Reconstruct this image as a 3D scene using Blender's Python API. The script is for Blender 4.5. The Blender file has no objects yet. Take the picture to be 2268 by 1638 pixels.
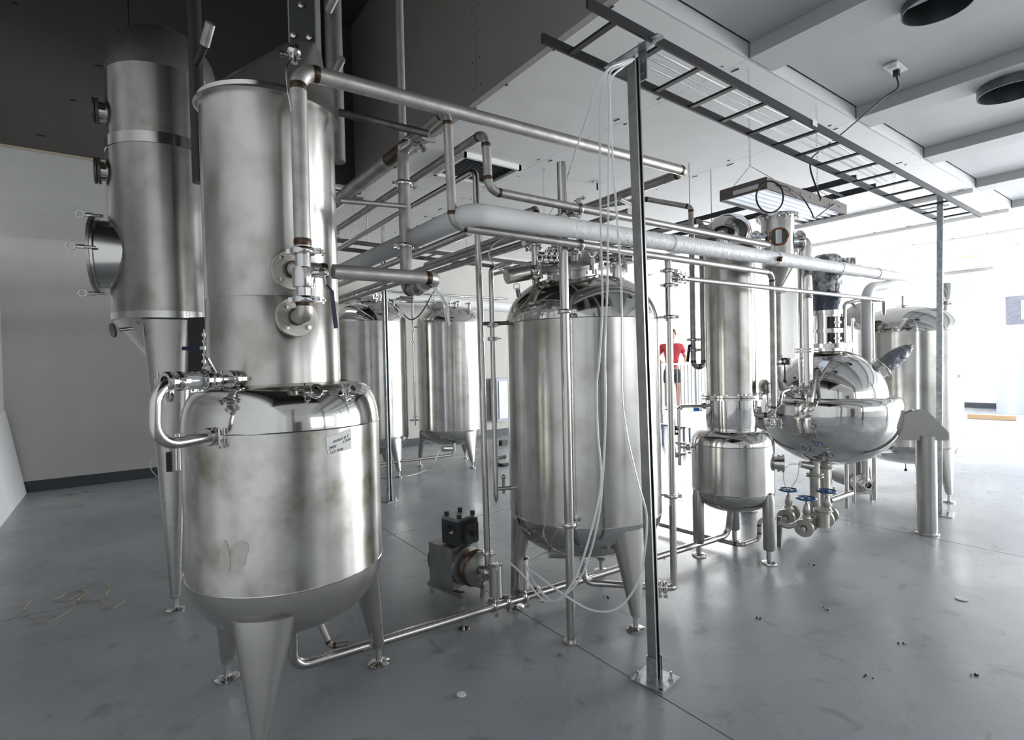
import bpy, math, random
import numpy as np
from mathutils import Vector, Matrix
random.seed(7)
S = bpy.context.scene
COL = S.collection
V = Vector

# ---------------------------------------------------------------- camera
F = 1190.0; CX, CY = 1134.0, 819.0; HC = 1.40
YAW, PIT, ROL = [math.radians(a) for a in (54, .9, -1.3)]
FW = V((math.cos(YAW)*math.cos(PIT), math.sin(YAW)*math.cos(PIT), -math.sin(PIT)))
RT = V((math.sin(YAW), -math.cos(YAW), 0)); UP = RT.cross(FW)
R2 = RT*math.cos(ROL) + UP*math.sin(ROL); U2 = UP*math.cos(ROL) - RT*math.sin(ROL)
EYE = V((0, 0, HC))
cam = bpy.data.objects.new('camera', bpy.data.cameras.new('camera')); COL.objects.link(cam)
cam.matrix_world = Matrix(((R2.x, U2.x, -FW.x, 0), (R2.y, U2.y, -FW.y, 0), (R2.z, U2.z, -FW.z, HC), (0, 0, 0, 1)))
cam.data.sensor_width = 36; cam.data.lens = F/2268*36; cam.data.clip_start = .05; cam.data.clip_end = 300
S.camera = cam
# a measured photograph point turned into a place in the room, on a known plane
def ray(x, y): return FW + R2*((x-CX)/F) - U2*((y-CY)/F)
def Z(x, y, z=0.0): d = ray(x, y); return EYE + d*((z-HC)/d.z)
def X(x, y, v): d = ray(x, y); return EYE + d*(v/d.x)
def Y(x, y, v): d = ray(x, y); return EYE + d*(v/d.y)
def D(x, y, v): return EYE + ray(x, y)*v

# ---------------------------------------------------------------- world, light, exposure
S.view_settings.view_transform = 'Standard'; S.view_settings.look = 'None'
S.view_settings.exposure = 0.27; S.view_settings.gamma = 1.0; S.view_settings.use_curve_mapping = False
w = bpy.data.worlds.new('sky'); S.world = w; w.use_nodes = True
bg = w.node_tree.nodes['Background']; bg.inputs[0].default_value = (.93, .97, 1, 1); bg.inputs[1].default_value = 1.5
S.cycles.max_bounces = 8; S.cycles.diffuse_bounces = 4; S.cycles.glossy_bounces = 5; S.cycles.transmission_bounces = 6
S.cycles.caustics_reflective = False; S.cycles.caustics_refractive = False
S.cycles.sample_clamp_indirect = 6; S.cycles.use_denoising = True; S.cycles.blur_glossy = .6
def area(name, loc, rot, sx, sy, power, col=(1, 1, 1)):
    l = bpy.data.lights.new(name, 'AREA'); l.shape = 'RECTANGLE'; l.size = sx; l.size_y = sy; l.energy = power; l.color = col
    o = bpy.data.objects.new(name, l); COL.objects.link(o); o.location = loc; o.rotation_euler = rot
    return o
PI = math.pi
# daylight arriving through the three openings of the room, plus an added front fill
area('daylight_roll_up_door', (17.3, -1.3, 1.7), (0, PI/2, 0), 3.2, 6.4, 1700, (.95, .98, 1))
area('daylight_dock_door', (12.2, 8.75, 1.75), (-PI/2, 0, 0), 4.8, 2.7, 560, (.97, .98, 1))
area('daylight_front_window', (5.0, -5.3, 1.9), (PI/2, 0, 0), 5.0, 1.6, 22, (1, .98, .95))
area('added_front_fill', (12.0, -5.3, 1.7), (PI/2, 0, 0), 4.6, 3.0, 330, (.97, .98, 1))  # unseen front opening, added to brighten the right wall, floor and ceiling

# ---------------------------------------------------------------- materials
def mat(name, col=(.8, .8, .8), rough=.5, metal=0.0, **k):
    m = bpy.data.materials.new(name); m.use_nodes = True
    b = m.node_tree.nodes['Principled BSDF']
    b.inputs['Base Color'].default_value = (*col, 1); b.inputs['Roughness'].default_value = rough; b.inputs['Metallic'].default_value = metal
    for a, v in k.items(): b.inputs[a.replace('_', ' ')].default_value = v
    return m
def nd(m, t, **k):
    n = m.node_tree.nodes.new(t)
    for a, v in k.items(): setattr(n, a, v)
    return n
def lk(m, a, b): m.node_tree.links.new(a, b)
def noise(m, scale=(1, 1, 1), s=5, det=4, dist=0):
    tc = nd(m, 'ShaderNodeTexCoord'); mp = nd(m, 'ShaderNodeMapping'); mp.inputs['Scale'].default_value = scale
    n = nd(m, 'ShaderNodeTexNoise'); n.inputs['Scale'].default_value = s; n.inputs['Detail'].default_value = det; n.inputs['Distortion'].default_value = dist
    lk(m, tc.outputs['Object'], mp.inputs['Vector']); lk(m, mp.outputs['Vector'], n.inputs['Vector'])
    return n
def ramp(m, src, stops):
    r = nd(m, 'ShaderNodeValToRGB'); e = r.color_ramp.elements
    while len(e) < len(stops): e.new(.5)
    for i, (p, c) in enumerate(stops): e[i].position = p; e[i].color = (*c, 1) if len(c) == 3 else c
    lk(m, src, r.inputs[0]); return r.outputs[0]
def bump(m, src, strength, dist=.01):
    b = nd(m, 'ShaderNodeBump'); b.inputs['Strength'].default_value = strength; b.inputs['Distance'].default_value = dist
    lk(m, src, b.inputs['Height']); lk(m, b.outputs[0], m.node_tree.nodes['Principled BSDF'].inputs['Normal'])
def BS(m): return m.node_tree.nodes['Principled BSDF']
def g(v, t=(1, 1, 1)): return (v*t[0], v*t[1], v*t[2])

def brushed(name, base, rough, stain=None, aniso=.75):
    m = mat(name, base, rough, 1.0); b = BS(m)
    b.inputs['Anisotropic'].default_value = aniso; b.inputs['Anisotropic Rotation'].default_value = .25
    t = nd(m, 'ShaderNodeTangent', direction_type='RADIAL', axis='Z'); lk(m, t.outputs[0], b.inputs['Tangent'])
    n2 = noise(m, (1, 1, .10), 5, 2); bump(m, n2.outputs[0], .17, .012)
    if stain:
        n3 = noise(m, (1, 1, 1.2), 3.2, 8, .4)
        n4 = noise(m, (1, 1, .8), 9, 6, .2)
        mx = nd(m, 'ShaderNodeMath', operation='MULTIPLY'); lk(m, n3.outputs[0], mx.inputs[0]); lk(m, n4.outputs[0], mx.inputs[1])
        lk(m, ramp(m, mx.outputs[0], [(.2, base), (.30, tuple(base[i]*(1-stain*.45*(1, 1.03, 1.12)[i]) for i in range(3))), (.4, tuple(base[i]*(1-stain*(1, 1.05, 1.25)[i]) for i in range(3)))]), b.inputs['Base Color'])
    return m
M = {}
M['shell'] = brushed('brushed_stainless', (.64, .628, .605), .24, .22)
M['shell_stained'] = brushed('stained_brushed_stainless', (.66, .645, .615), .27, .5)
M['shell_dull'] = brushed('dull_brushed_stainless', (.58, .568, .54), .28, .3)
def polished(name, c, r, wave=.12):
    m = mat(name, c, r, 1.0); n = noise(m, (1, 1, 1), 5, 2, .4); bump(m, n.outputs[0], wave, .012); return m
M['polish'] = polished('polished_stainless', (.70, .69, .67), .07)
M['head'] = polished('polished_head', (.62, .61, .59), .1, .09)
M['tube'] = polished('polished_tube', (.6, .585, .56), .16, .03)
M['fit'] = polished('polished_fitting', (.64, .63, .61), .14, .02)
def scaled(name, c, r, d=.25, s=14, me=.85):
    m = mat(name, c, r, me); n = noise(m, (1, 1, 1), s, 6, .3); b = BS(m)
    lk(m, ramp(m, n.outputs[0], [(.38, g(1-d, c)), (.62, c)]), b.inputs['Base Color'])
    lk(m, ramp(m, n.outputs[0], [(.35, g(r*1.2)), (.7, g(r*.85))]), b.inputs['Roughness']); return m
M['pipe'] = scaled('mill_finish_pipe', (.50, .485, .46), .42, .22, 14, .72)
M['pipe_dark'] = scaled('dark_mill_pipe', (.20, .19, .175), .5)
M['weld'] = scaled('heat_tinted_weld', (.11, .075, .05), .38, .5, 60)
M['flange'] = scaled('cast_flange', (.52, .50, .46), .36, .15, 20)
M['leg'] = scaled('leg_sheet_stainless', (.50, .49, .47), .27, .06, 3)
M['galv'] = scaled('galvanised_steel', (.50, .53, .55), .36, .3, 30)
M['strut'] = scaled('strut_steel', (.34, .345, .33), .4, .2, 12)
M['black'] = mat('black_painted_steel', (.028, .029, .031), .42)
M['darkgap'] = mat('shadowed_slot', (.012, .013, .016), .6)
M['insul'] = mat('white_insulation_jacket', (.84, .84, .84), .5)
n = noise(M['insul'], (1, 1, 1), 26, 5, .8); bump(M['insul'], n.outputs[0], .45, .012)
M['insul_s'] = mat('smooth_white_insulation', (.82, .82, .81), .6)
M['rubber'] = mat('black_rubber', (.015, .015, .016), .55)
M['blue'] = mat('blue_plastic', (.02, .10, .30), .35)
M['navy'] = mat('navy_grip', (.015, .02, .06), .4)
M['clear'] = mat('clear_plastic_tube', (.92, .93, .93), .12, 0, Alpha=.68, Specular_IOR_Level=.9)
M['hazy'] = mat('hazy_clear_plastic', (.93, .94, .95), .2, 0, Alpha=.55)
M['film'] = mat('grey_plastic_wrap', (.30, .31, .33), .16, .0, Specular_IOR_Level=1.0)
n = noise(M['film'], (1, 1, .5), 16, 6, 1.5); bump(M['film'], n.outputs[0], .9, .03)
lk(M['film'], ramp(M['film'], n.outputs[0], [(.38, (.03, .032, .04)), (.5, (.25, .26, .28)), (.62, (.8, .81, .83))]), BS(M['film']).inputs['Base Color'])  # bright and dark reflections of the creases, put into the colour
M['film_blue'] = mat('blue_motor_under_wrap', (.06, .08, .13), .2)
n = noise(M['film_blue'], (1, 1, .5), 18, 5, 1.2); bump(M['film_blue'], n.outputs[0], .7, .02)
M['film_dark'] = mat('dark_plastic_wrap', (.20, .21, .25), .2)
n = noise(M['film_dark'], (1, 1, 1), 7, 5, 1.5); bump(M['film_dark'], n.outputs[0], .9, .05)
M['paper'] = mat('white_paper', (.82, .82, .80), .8)
M['ink'] = mat('black_marker_ink', (.02, .02, .025), .7)
M['greyink'] = mat('grey_print', (.30, .30, .32), .7)
M['glass'] = mat('sight_glass', (.55, .6, .6), .05, 0, Alpha=.55)
M['darkglass'] = mat('dark_sight_glass', (.07, .10, .11), .05)
M['stain'] = mat('dried_water_mark', (.50, .475, .44), .36, .98)
M['copper'] = mat('copper_bronze', (.22, .12, .07), .25, 1.0)
M['fixture'] = mat('brown_fixture_housing', (.17, .14, .13), .5)
M['reflector'] = mat('white_reflector', (.80, .84, .90), .3)
M['lamp'] = mat('fluorescent_tube', (.85, .9, 1), .3); BS(M['lamp']).inputs['Emission Color'].default_value = (.85, .92, 1, 1); BS(M['lamp']).inputs['Emission Strength'].default_value = .55
M['motor'] = mat('dark_motor_casting', (.045, .05, .055), .45)
M['motorlid'] = mat('worn_grey_motor_lid', (.35, .36, .37), .35, .6)
M['red'] = mat('red_cotton', (.40, .035, .05), .85)
M['skin'] = mat('skin', (.42, .24, .17), .6)
M['hair'] = mat('dark_hair', (.03, .025, .02), .8)
M['shorts'] = mat('dark_cotton', (.05, .05, .06), .85)
M['rail'] = mat('grey_rail_paint', (.33, .34, .35), .5)
M['wood'] = mat('pale_wood', (.50, .34, .20), .7)
M['white'] = mat('white_paint', (.80, .81, .82), .5)
M['greyw'] = mat('pale_grey_coating', (.40, .44, .52), .35)
M['yellow'] = mat('aged_tape', (.50, .44, .30), .8)
M['pink'] = mat('pink_foam_edge', (.70, .45, .52), .8)
M['duct'] = scaled('duct_steel', (.16, .175, .19), .45, .4, 10)
M['string'] = mat('pale_fibre_string', (.50, .45, .32), .9)
M['grate'] = mat('dark_vent_grille', (.05, .06, .065), .5)
# walls / ceiling / floor
def plaster(name, c, s=3):
    m = mat(name, c, .85); n = noise(m, (1, 1, 1), s, 6, .2)
    lk(m, ramp(m, n.outputs[0], [(.3, g(.94, c)), (.7, c)]), BS(m).inputs['Base Color']); bump(m, noise(m, (1, 1, 1), 60, 3).outputs[0], .08, .004); return m
M['wall'] = plaster('warm_white_wall', (.60, .59, .555))
M['wall_w'] = plaster('white_wall', (.80, .81, .82))
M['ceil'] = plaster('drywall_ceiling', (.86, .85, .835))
M['pit'] = plaster('shaded_pit_drywall', (.09, .083, .075))  # drywall with the dimness of the pit put into its colour
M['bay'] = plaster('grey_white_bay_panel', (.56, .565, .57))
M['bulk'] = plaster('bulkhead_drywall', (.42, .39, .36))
M['shell_evap'] = brushed('dimmed_evaporator_steel', (.50, .488, .462), .26, .25)  # dirt, and a base dimmed for the dark pit the metal mirrors
M['base'] = mat('dark_grey_vinyl_base', (.045, .055, .065), .5)
fl = mat('polished_concrete', (.2, .21, .22), .3); M['floor'] = fl
tc = nd(fl, 'ShaderNodeNewGeometry')
def fn(s, det, dist=0, sc=(1, 1, 1)):
    mp = nd(fl, 'ShaderNodeMapping'); mp.inputs['Scale'].default_value = sc; n = nd(fl, 'ShaderNodeTexNoise')
    n.inputs['Scale'].default_value = s; n.inputs['Detail'].default_value = det; n.inputs['Distortion'].default_value = dist
    lk(fl, tc.outputs['Position'], mp.inputs[0]); lk(fl, mp.outputs[0], n.inputs['Vector']); return n.outputs[0]
a = ramp(fl, fn(.9, 8, .3), [(.3, (.31, .33, .35)), (.5, (.38, .398, .418)), (.7, (.47, .482, .492))])
bsp = ramp(fl, fn(7, 10, .6), [(.30, (.5, .47, .43)), (.40, (1, 1, 1)), (.68, (1, 1, 1)), (.8, (1.2, 1.2, 1.2))])
mx = nd(fl, 'ShaderNodeMix', data_type='RGBA', blend_type='MULTIPLY'); mx.inputs[0].default_value = .5
lk(fl, a, mx.inputs[6]); lk(fl, bsp, mx.inputs[7])
scr = ramp(fl, fn(1.5, 12, 1.2), [(.485, (1, 1, 1)), (.5, (.72, .7, .68)), (.515, (1, 1, 1))])
mx2 = nd(fl, 'ShaderNodeMix', data_type='RGBA', blend_type='MULTIPLY'); mx2.inputs[0].default_value = .3
lk(fl, mx.outputs[2], mx2.inputs[6]); lk(fl, scr, mx2.inputs[7]); lk(fl, mx2.outputs[2], BS(fl).inputs['Base Color'])
lk(fl, ramp(fl, fn(1.6, 8, .5), [(.3, g(.20)), (.7, g(.42))]), BS(fl).inputs['Roughness'])
bump(fl, fn(3, 8), .05, .02)
M['yard'] = mat('pale_concrete', (.62, .62, .61), .8)  # one even pale grey concrete

# ---------------------------------------------------------------- mesh builder
def frame(d):
    d = V(d).normalized(); a = V((0, 0, 1)) if abs(d.z) < .9 else V((1, 0, 0))
    u = d.cross(a).normalized(); return u, d.cross(u).normalized(), d
class MB:
    def __init__(s): s.v = []; s.f = []
    def add(s, vs, fs):
        o = len(s.v); s.v += [tuple(p) for p in vs]; s.f += [tuple(i+o for i in q) for q in fs]; return s
    def box(s, c, size, rot=0.0, R=None):
        R = R or Matrix.Rotation(rot, 3, 'Z'); c = V(c); h = V(size)/2
        vs = [c + R @ V((x*h.x, y*h.y, z*h.z)) for x in (-1, 1) for y in (-1, 1) for z in (-1, 1)]
        return s.add(vs, [(0, 1, 3, 2), (4, 6, 7, 5), (0, 4, 5, 1), (2, 3, 7, 6), (0, 2, 6, 4), (1, 5, 7, 3)])
    def bar(s, p, q, wd, hd, up=(0, 0, 1)):               # rectangular bar from p to q
        p, q = V(p), V(q); d = (q-p); l = d.length; d.normalize(); u = d.cross(V(up)).normalized(); n = u.cross(d)
        return s.box((p+q)/2, (l, wd, hd), R=Matrix((d, u, n)).transposed())
    def lathe(s, prof, base=(0, 0, 0), axis=(0, 0, 1), n=32):
        u, w_, d = frame(axis); base = V(base); vs = []; fs = []; m = len(prof)
        for i in range(n):
            a = 2*PI*i/n; e = u*math.cos(a) + w_*math.sin(a)
            vs += [base + e*max(r, 1e-5) + d*z for r, z in prof]
        for i in range(n):
            j = (i+1) % n
            fs += [(i*m+k, j*m+k, j*m+k+1, i*m+k+1) for k in range(m-1)]
        return s.add(vs, fs)
    def cyl(s, p, q, r, r2=None, n=20):
        p, q = V(p), V(q); l = (q-p).length; r2 = r if r2 is None else r2
        return s.lathe([(0, 0), (r, 0), (r2, l), (0, l)], p, q-p, n)
    def disc(s, c, ax, r, t, n=24, ch=.15):
        c = V(c); ax = V(ax).normalized(); k = t*ch
        return s.lathe([(0, -t/2), (r-k, -t/2), (r, -t/2+k), (r, t/2-k), (r-k, t/2), (0, t/2)], c, ax, n)
    def torus(s, c, ax, R, r, n=24, m=8, a0=0, a1=2*PI):
        u, w_, d = frame(ax); c = V(c); full = abs(a1-a0-2*PI) < 1e-6; N = n if full else n+1; vs = []; fs = []
        for i in range(N):
            a = a0 + (a1-a0)*i/n; e = u*math.cos(a) + w_*math.sin(a)
            for j in range(m):
                b = 2*PI*j/m; vs.append(c + e*(R+r*math.cos(b)) + d*r*math.sin(b))
        for i in range(n):
            k = (i+1) % N
            fs += [(i*m+j, k*m+j, k*m+(j+1) % m, i*m+(j+1) % m) for j in range(m)]
        return s.add(vs, fs)
    def ball(s, c, r, n=16, sc=(1, 1, 1)):
        pr = [(r*math.sin(PI*i/8), -r*math.cos(PI*i/8)) for i in range(9)]; k = len(s.v)
        s.lathe(pr, (0, 0, 0), (0, 0, 1), n)
        for i in range(k, len(s.v)): p = s.v[i]; s.v[i] = (c[0]+p[0]*sc[0], c[1]+p[1]*sc[1], c[2]+p[2]*sc[2])
        return s
    def sweep(s, pts, r, n=12, cap=True):
        pts = [V(p) for p in pts]; N = len(pts); rr = r if isinstance(r, (list, tuple)) else [r]*N
        T = [(pts[min(i+1, N-1)]-pts[max(i-1, 0)]).normalized() for i in range(N)]
        u = frame(T[0])[0]; vs = []; fs = []
        for i in range(N):
            u = (u - T[i]*u.dot(T[i])).normalized(); w_ = T[i].cross(u)
            vs += [pts[i] + (u*math.cos(2*PI*j/n) + w_*math.sin(2*PI*j/n))*rr[i] for j in range(n)]
        for i in range(N-1): fs += [(i*n+j, i*n+(j+1) % n, (i+1)*n+(j+1) % n, (i+1)*n+j) for j in range(n)]
        if cap: fs += [tuple(range(n))[::-1], tuple((N-1)*n+j for j in range(n))]
        return s.add(vs, fs)
    def prism(s, poly, vec):
        poly = [V(p) for p in poly]; n = len(poly); vec = V(vec)
        return s.add(poly + [p+vec for p in poly], [tuple(range(n))[::-1], tuple(range(n, 2*n))] + [(i, (i+1) % n, n+(i+1) % n, n+i) for i in range(n)])
    def loft(s, rings, cap=True):
        n = len(rings[0]); fs = []
        for i in range(len(rings)-1): fs += [(i*n+j, i*n+(j+1) % n, (i+1)*n+(j+1) % n, (i+1)*n+j) for j in range(n)]
        if cap: fs += [tuple(range(n))[::-1], tuple((len(rings)-1)*n+j for j in range(n))]
        return s.add([p for r_ in rings for p in r_], fs)

WO = {}
def mesh_of(mb, name, m, org, smooth=40):
    me = bpy.data.meshes.new(name); me.from_pydata([(p[0]-org[0], p[1]-org[1], p[2]-org[2]) for p in mb.v], [], mb.f)
    me.materials.append(M[m]); me.update()
    if smooth:
        me.polygons.foreach_set('use_smooth', [True]*len(me.polygons)); me.set_sharp_from_angle(angle=math.radians(smooth))
    return me
def tag(o, label=None, cat=None, group=None, kind=None):
    if label: o['label'] = label
    if cat: o['category'] = cat
    if group: o['group'] = group
    if kind: o['kind'] = kind
    return o
def thing(name, label, cat, loc, group=None):
    o = bpy.data.objects.new(name, None); COL.objects.link(o); o.location = loc; o.empty_display_size = .1; WO[o] = V(loc)
    return tag(o, label, cat, group)
def part(mb, name, m, par, label=None, smooth=40, kind=None):
    org = WO[par]; o = bpy.data.objects.new(name, mesh_of(mb, name, m, org, smooth)); COL.objects.link(o); o.parent = par; WO[o] = V(org)
    return tag(o, label, kind=kind)
def solo(mb, name, m, label, cat, loc=None, group=None, smooth=40, kind=None):
    if loc is None: a = np.array(mb.v); loc = V((float(a[:, 0].mean()), float(a[:, 1].mean()), float(a[:, 2].min())))
    o = bpy.data.objects.new(name, mesh_of(mb, name, m, loc, smooth)); COL.objects.link(o); o.location = loc; WO[o] = V(loc)
    return tag(o, label, cat, group, kind)
def struct(mb, name, m, smooth=0): return solo(mb, name, m, None, None, (0, 0, 0), None, smooth, 'structure')
def inst(name, me, par, loc, ax=(0, 0, 1), ref=None):     # a piece sharing mesh data, its own z turned to ax
    o = bpy.data.objects.new(name, me); COL.objects.link(o); o.parent = par
    u, w_, d = frame(ax)
    if ref is not None: u = (V(ref) - d*V(ref).dot(d)).normalized(); w_ = d.cross(u)
    R = Matrix((u, w_, d)).transposed().to_4x4(); R.translation = V(loc) - WO[par]; o.matrix_local = R; WO[o] = V(loc)
    return o
def raw(mb, name, m, smooth=40): return mesh_of(mb, name, m, (0, 0, 0), smooth)

def fillet(pts, R, k=7):
    pts = [V(p) for p in pts]; out = [pts[0]]; idx = []
    for i in range(1, len(pts)-1):
        a, b, c = pts[i-1], pts[i], pts[i+1]; d1 = (a-b); d2 = (c-b); l1, l2 = d1.length, d2.length; d1.normalize(); d2.normalize()
        ang = d1.angle(d2)
        if ang > 3.0: out.append(b); continue
        t = min(R/math.tan(ang/2), l1*.48, l2*.48); r_ = t*math.tan(ang/2)
        ctr = b + (d1+d2).normalized()*(r_/math.sin(ang/2)); s0 = b + d1*t; s1 = b + d2*t; idx.append((s0, -d1)); idx.append((s1, d2))
        e0 = (s0-ctr); e1 = (s1-ctr); th = e0.angle(e1)
        for j in range(k+1):
            q = j/k; out.append(ctr + (e0*math.sin((1-q)*th) + e1*math.sin(q*th))/math.sin(th))
    out.append(pts[-1]); return out, idx

# shared small hardware -------------------------------------------------------
b_ = MB(); b_.lathe([(0, 0), (1, 0), (1, .7), (.85, .8), (0, .8)], n=6); BOLT = raw(b_, 'bolt', 'fit', 20)
def clamp_mesh(r):
    b = MB(); b.lathe([(r, -.011), (r*1.0+.010, -.011), (r+.014, -.005), (r+.014, .005), (r+.010, .011), (r, .011)], n=20)
    b.box((r+.022, 0, 0), (.022, .016, .018)); b.box((-r-.018, 0, 0), (.018, .012, .016))
    b.cyl((r+.026, -.03, 0), (r+.026, .026, 0), .0035, n=8); b.box((r+.026, .034, 0), (.020, .010, .006)); b.box((r+.026, .034, 0), (.006, .014, .022))
    return raw(b, 'clamp', 'fit')
CL = {}
def clamp(par, p, ax, r, ref=None, name='pipe_clamp'):
    k = round(r, 3)
    if k not in CL: CL[k] = clamp_mesh(k)
    return inst(name, CL[k], par, p, ax, ref)
WR = {}
def weld(par, p, ax, r):
    k = round(r, 4)
    if k not in WR:
        b = MB(); h = max(.007, r*.42); b.lathe([(r*.9, -h), (r*1.008, -h), (r*1.05, -h*.3), (r*1.05, h*.3), (r*1.008, h), (r*.9, h)], n=20); WR[k] = raw(b, 'weld', 'weld')
    return inst('weld_seam', WR[k], par, p, ax)
def pipe(label, pts, r, m='pipe', bend=None, name='pipe', cat='pipe', welds=True, clamps=(), group=None, n=16, root=None, pname='pipe_run'):
    path, idx = fillet(pts, bend or r*3)
    t = root or thing(name, label, cat, pts[0], group)
    b = MB(); b.sweep(path, r, n); part(b, pname, m, t)
    if welds:
        for p, d in idx: weld(t, p, d, r)
    for c in clamps:
        i, q = c[0], c[1]; p0, p1 = V(pts[i]), V(pts[i+1]); clamp(t, p0.lerp(p1, q), p1-p0, r, c[2] if len(c) > 2 else None)
    return t

# ---------------------------------------------------------------- room shell
XL, XR, YB, YF, HC2 = -1.1, 17.0, 8.4, -5.0, 3.4
flo = struct(MB().box((7.95, 1.7, -.12), (18.3, 13.6, .16)), 'floor', 'darkgap')
xs = [-1.36, 1.77, 4.9, 8.03, 11.16, 14.29, 17.42]; ys = [-6.2, -1.0, 4.15, 8.55]; gq = .0035
for i in range(6):
    for j in range(3):
        x0, x1, y0, y1 = max(xs[i], -1.2)+gq, min(xs[i+1], 17.1)-gq, max(ys[j], -5.1)+gq, ys[j+1]-gq
        part(MB().box(((x0+x1)/2, (y0+y1)/2, -.03), (x1-x0, y1-y0, .06)), 'concrete_slab', 'floor', flo, smooth=0)
struct(MB().box((XL-.1, 1.7, 2.6), (.2, 13.8, 5.4)), 'wall_left', 'wall_w')
b = MB()
dx0, dx1, dh = 9.9, 14.6, 3.1
b.box(((XL+dx0)/2, YB+.1, 1.8), (dx0-XL, .2, 3.6)); b.box(((dx1+XR)/2, YB+.1, 1.8), (XR-dx1+.4, .2, 3.6)); b.box(((dx0+dx1)/2, YB+.1, (dh+3.6)/2), (dx1-dx0, .2, 3.6-dh))
struct(b, 'wall_back', 'wall')
b = MB(); oy0, oy1, oh = -4.5, 1.95, 3.25
b.box((XR+.1, (oy1+YB)/2, 1.8), (.2, YB-oy1+.2, 3.6)); b.box((XR+.1, (oy0+YF)/2, 1.8), (.2, oy0-YF, 3.6)); b.box((XR+.1, (oy0+oy1)/2, (oh+3.6)/2), (.2, oy1-oy0, 3.6-oh))
struct(b, 'wall_right', 'wall_w')
b = MB(); wx0, wx1, wz0, wz1 = 2.5, 7.5, 1.1, 2.7
b.box(((XL+wx0)/2, YF-.1, 1.8), (wx0-XL, .2, 3.6)); b.box(((wx1+9.7)/2, YF-.1, 1.8), (9.7-wx1, .2, 3.6)); b.box(((14.3+XR)/2, YF-.1, 1.8), (XR-14.3, .2, 3.6)); b.box((12, YF-.1, 3.4), (4.6, .2, .4)); b.box((5, YF-.1, wz0/2), (wx1-wx0, .2, wz0)); b.box((5, YF-.1, (wz1+3.6)/2), (wx1-wx0, .2, 3.6-wz1))
struct(b, 'wall_front', 'wall_w')
b = MB(); b.box(((XL+dx0)/2, YB-.008, .065), (dx0-XL, .014, .13)); struct(b, 'baseboard_back', 'base')
b = MB(); b.box((XR-.008, 5.2, .065), (.014, 6.3, .13)); struct(b, 'baseboard_right', 'base')
struct(MB().box((.15, -2.2, 1.7), (.16, .16, 3.4)), 'reflection_column_1', 'pipe_dark'); struct(MB().box((3.4, -2.6, 1.7), (.18, .18, 3.4)), 'reflection_column_2', 'pipe_dark'); struct(MB().box((7.2, -2.6, 1.7), (.18, .18, 3.4)), 'reflection_column_3', 'pipe_dark')  # unseen dark columns, added to put dark stripes in the tank reflections
struct(MB().box((.6, YF+.03, 1.05), (.95, .05, 2.1)), 'reflection_door', 'fixture')  # unseen brown door, added for its dark reflection in the tanks
# ceiling: flat drywall field, recessed bays towards the camera, tall pit over the columns
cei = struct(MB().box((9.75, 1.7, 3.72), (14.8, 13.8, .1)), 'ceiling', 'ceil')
ex = [2.25, 3.47, 5.13, 6.75, 8.53, 10.2, 12.0, 13.8, 15.5, 17.05]
for i in range(9):
    for y0, y1 in ((2.0, 5.2), (5.2, 8.45)):
        a0, a1 = ex[i]+(.002 if i else .053), ex[i+1]-.002
        part(MB().box(((a0+a1)/2, (y0+y1)/2, 3.43), (a1-a0, y1-y0-.004, .06)), 'ceiling_panel', 'ceil', cei, smooth=0)
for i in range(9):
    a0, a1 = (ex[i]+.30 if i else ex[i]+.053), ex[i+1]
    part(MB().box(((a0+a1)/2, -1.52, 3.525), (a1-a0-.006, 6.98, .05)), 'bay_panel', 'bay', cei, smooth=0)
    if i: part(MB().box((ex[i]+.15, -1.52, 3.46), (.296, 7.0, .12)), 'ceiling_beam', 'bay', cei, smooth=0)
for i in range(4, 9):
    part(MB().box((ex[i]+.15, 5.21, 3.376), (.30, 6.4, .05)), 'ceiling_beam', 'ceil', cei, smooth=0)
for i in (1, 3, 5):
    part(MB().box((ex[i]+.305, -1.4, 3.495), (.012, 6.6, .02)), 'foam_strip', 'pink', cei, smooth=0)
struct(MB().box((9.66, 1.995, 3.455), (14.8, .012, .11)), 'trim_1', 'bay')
struct(MB().box((2.40, 2.7, 4.3), (.1, 7.2, 1.7)).box((.6, 6.3, 4.3), (3.6, .1, 1.9)).box((.05, 5.3, 4.2), (2.5, .1, 2.2)).box((.6, -.7, 4.36), (3.4, .1, 1.8)), 'pit_backing', 'pit')  # unseen backing added behind the sheets to keep sky light out
part(MB().box((1.78, 7.25, 3.43), (.96, 2.3, .06)), 'ceiling_panel', 'ceil', cei, smooth=0)
part(MB().box((.1, 6.76, 3.005), (2.4, 3.27, .05)), 'low_soffit_panel', 'ceil', cei, smooth=0)
part(MB().box((.1, 5.112, 2.985), (2.4, .012, .016)), 'soffit_tape_edge', 'yellow', cei, smooth=0)
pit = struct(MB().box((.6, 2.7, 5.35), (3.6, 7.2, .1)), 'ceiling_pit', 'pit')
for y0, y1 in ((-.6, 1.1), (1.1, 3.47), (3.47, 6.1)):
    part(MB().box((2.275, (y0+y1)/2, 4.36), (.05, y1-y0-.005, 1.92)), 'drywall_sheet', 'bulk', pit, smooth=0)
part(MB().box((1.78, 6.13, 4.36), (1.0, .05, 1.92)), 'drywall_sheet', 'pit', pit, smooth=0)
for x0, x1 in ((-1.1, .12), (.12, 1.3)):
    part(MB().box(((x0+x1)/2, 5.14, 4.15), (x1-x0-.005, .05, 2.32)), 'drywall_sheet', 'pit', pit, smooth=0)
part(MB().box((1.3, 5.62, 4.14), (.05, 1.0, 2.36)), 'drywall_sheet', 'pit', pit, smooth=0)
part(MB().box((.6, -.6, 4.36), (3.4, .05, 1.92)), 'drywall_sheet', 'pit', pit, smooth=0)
part(MB().box((.6, -2.85, 3.43), (3.4, 4.5, .06)), 'drywall_sheet', 'ceil', pit, smooth=0)
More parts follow.
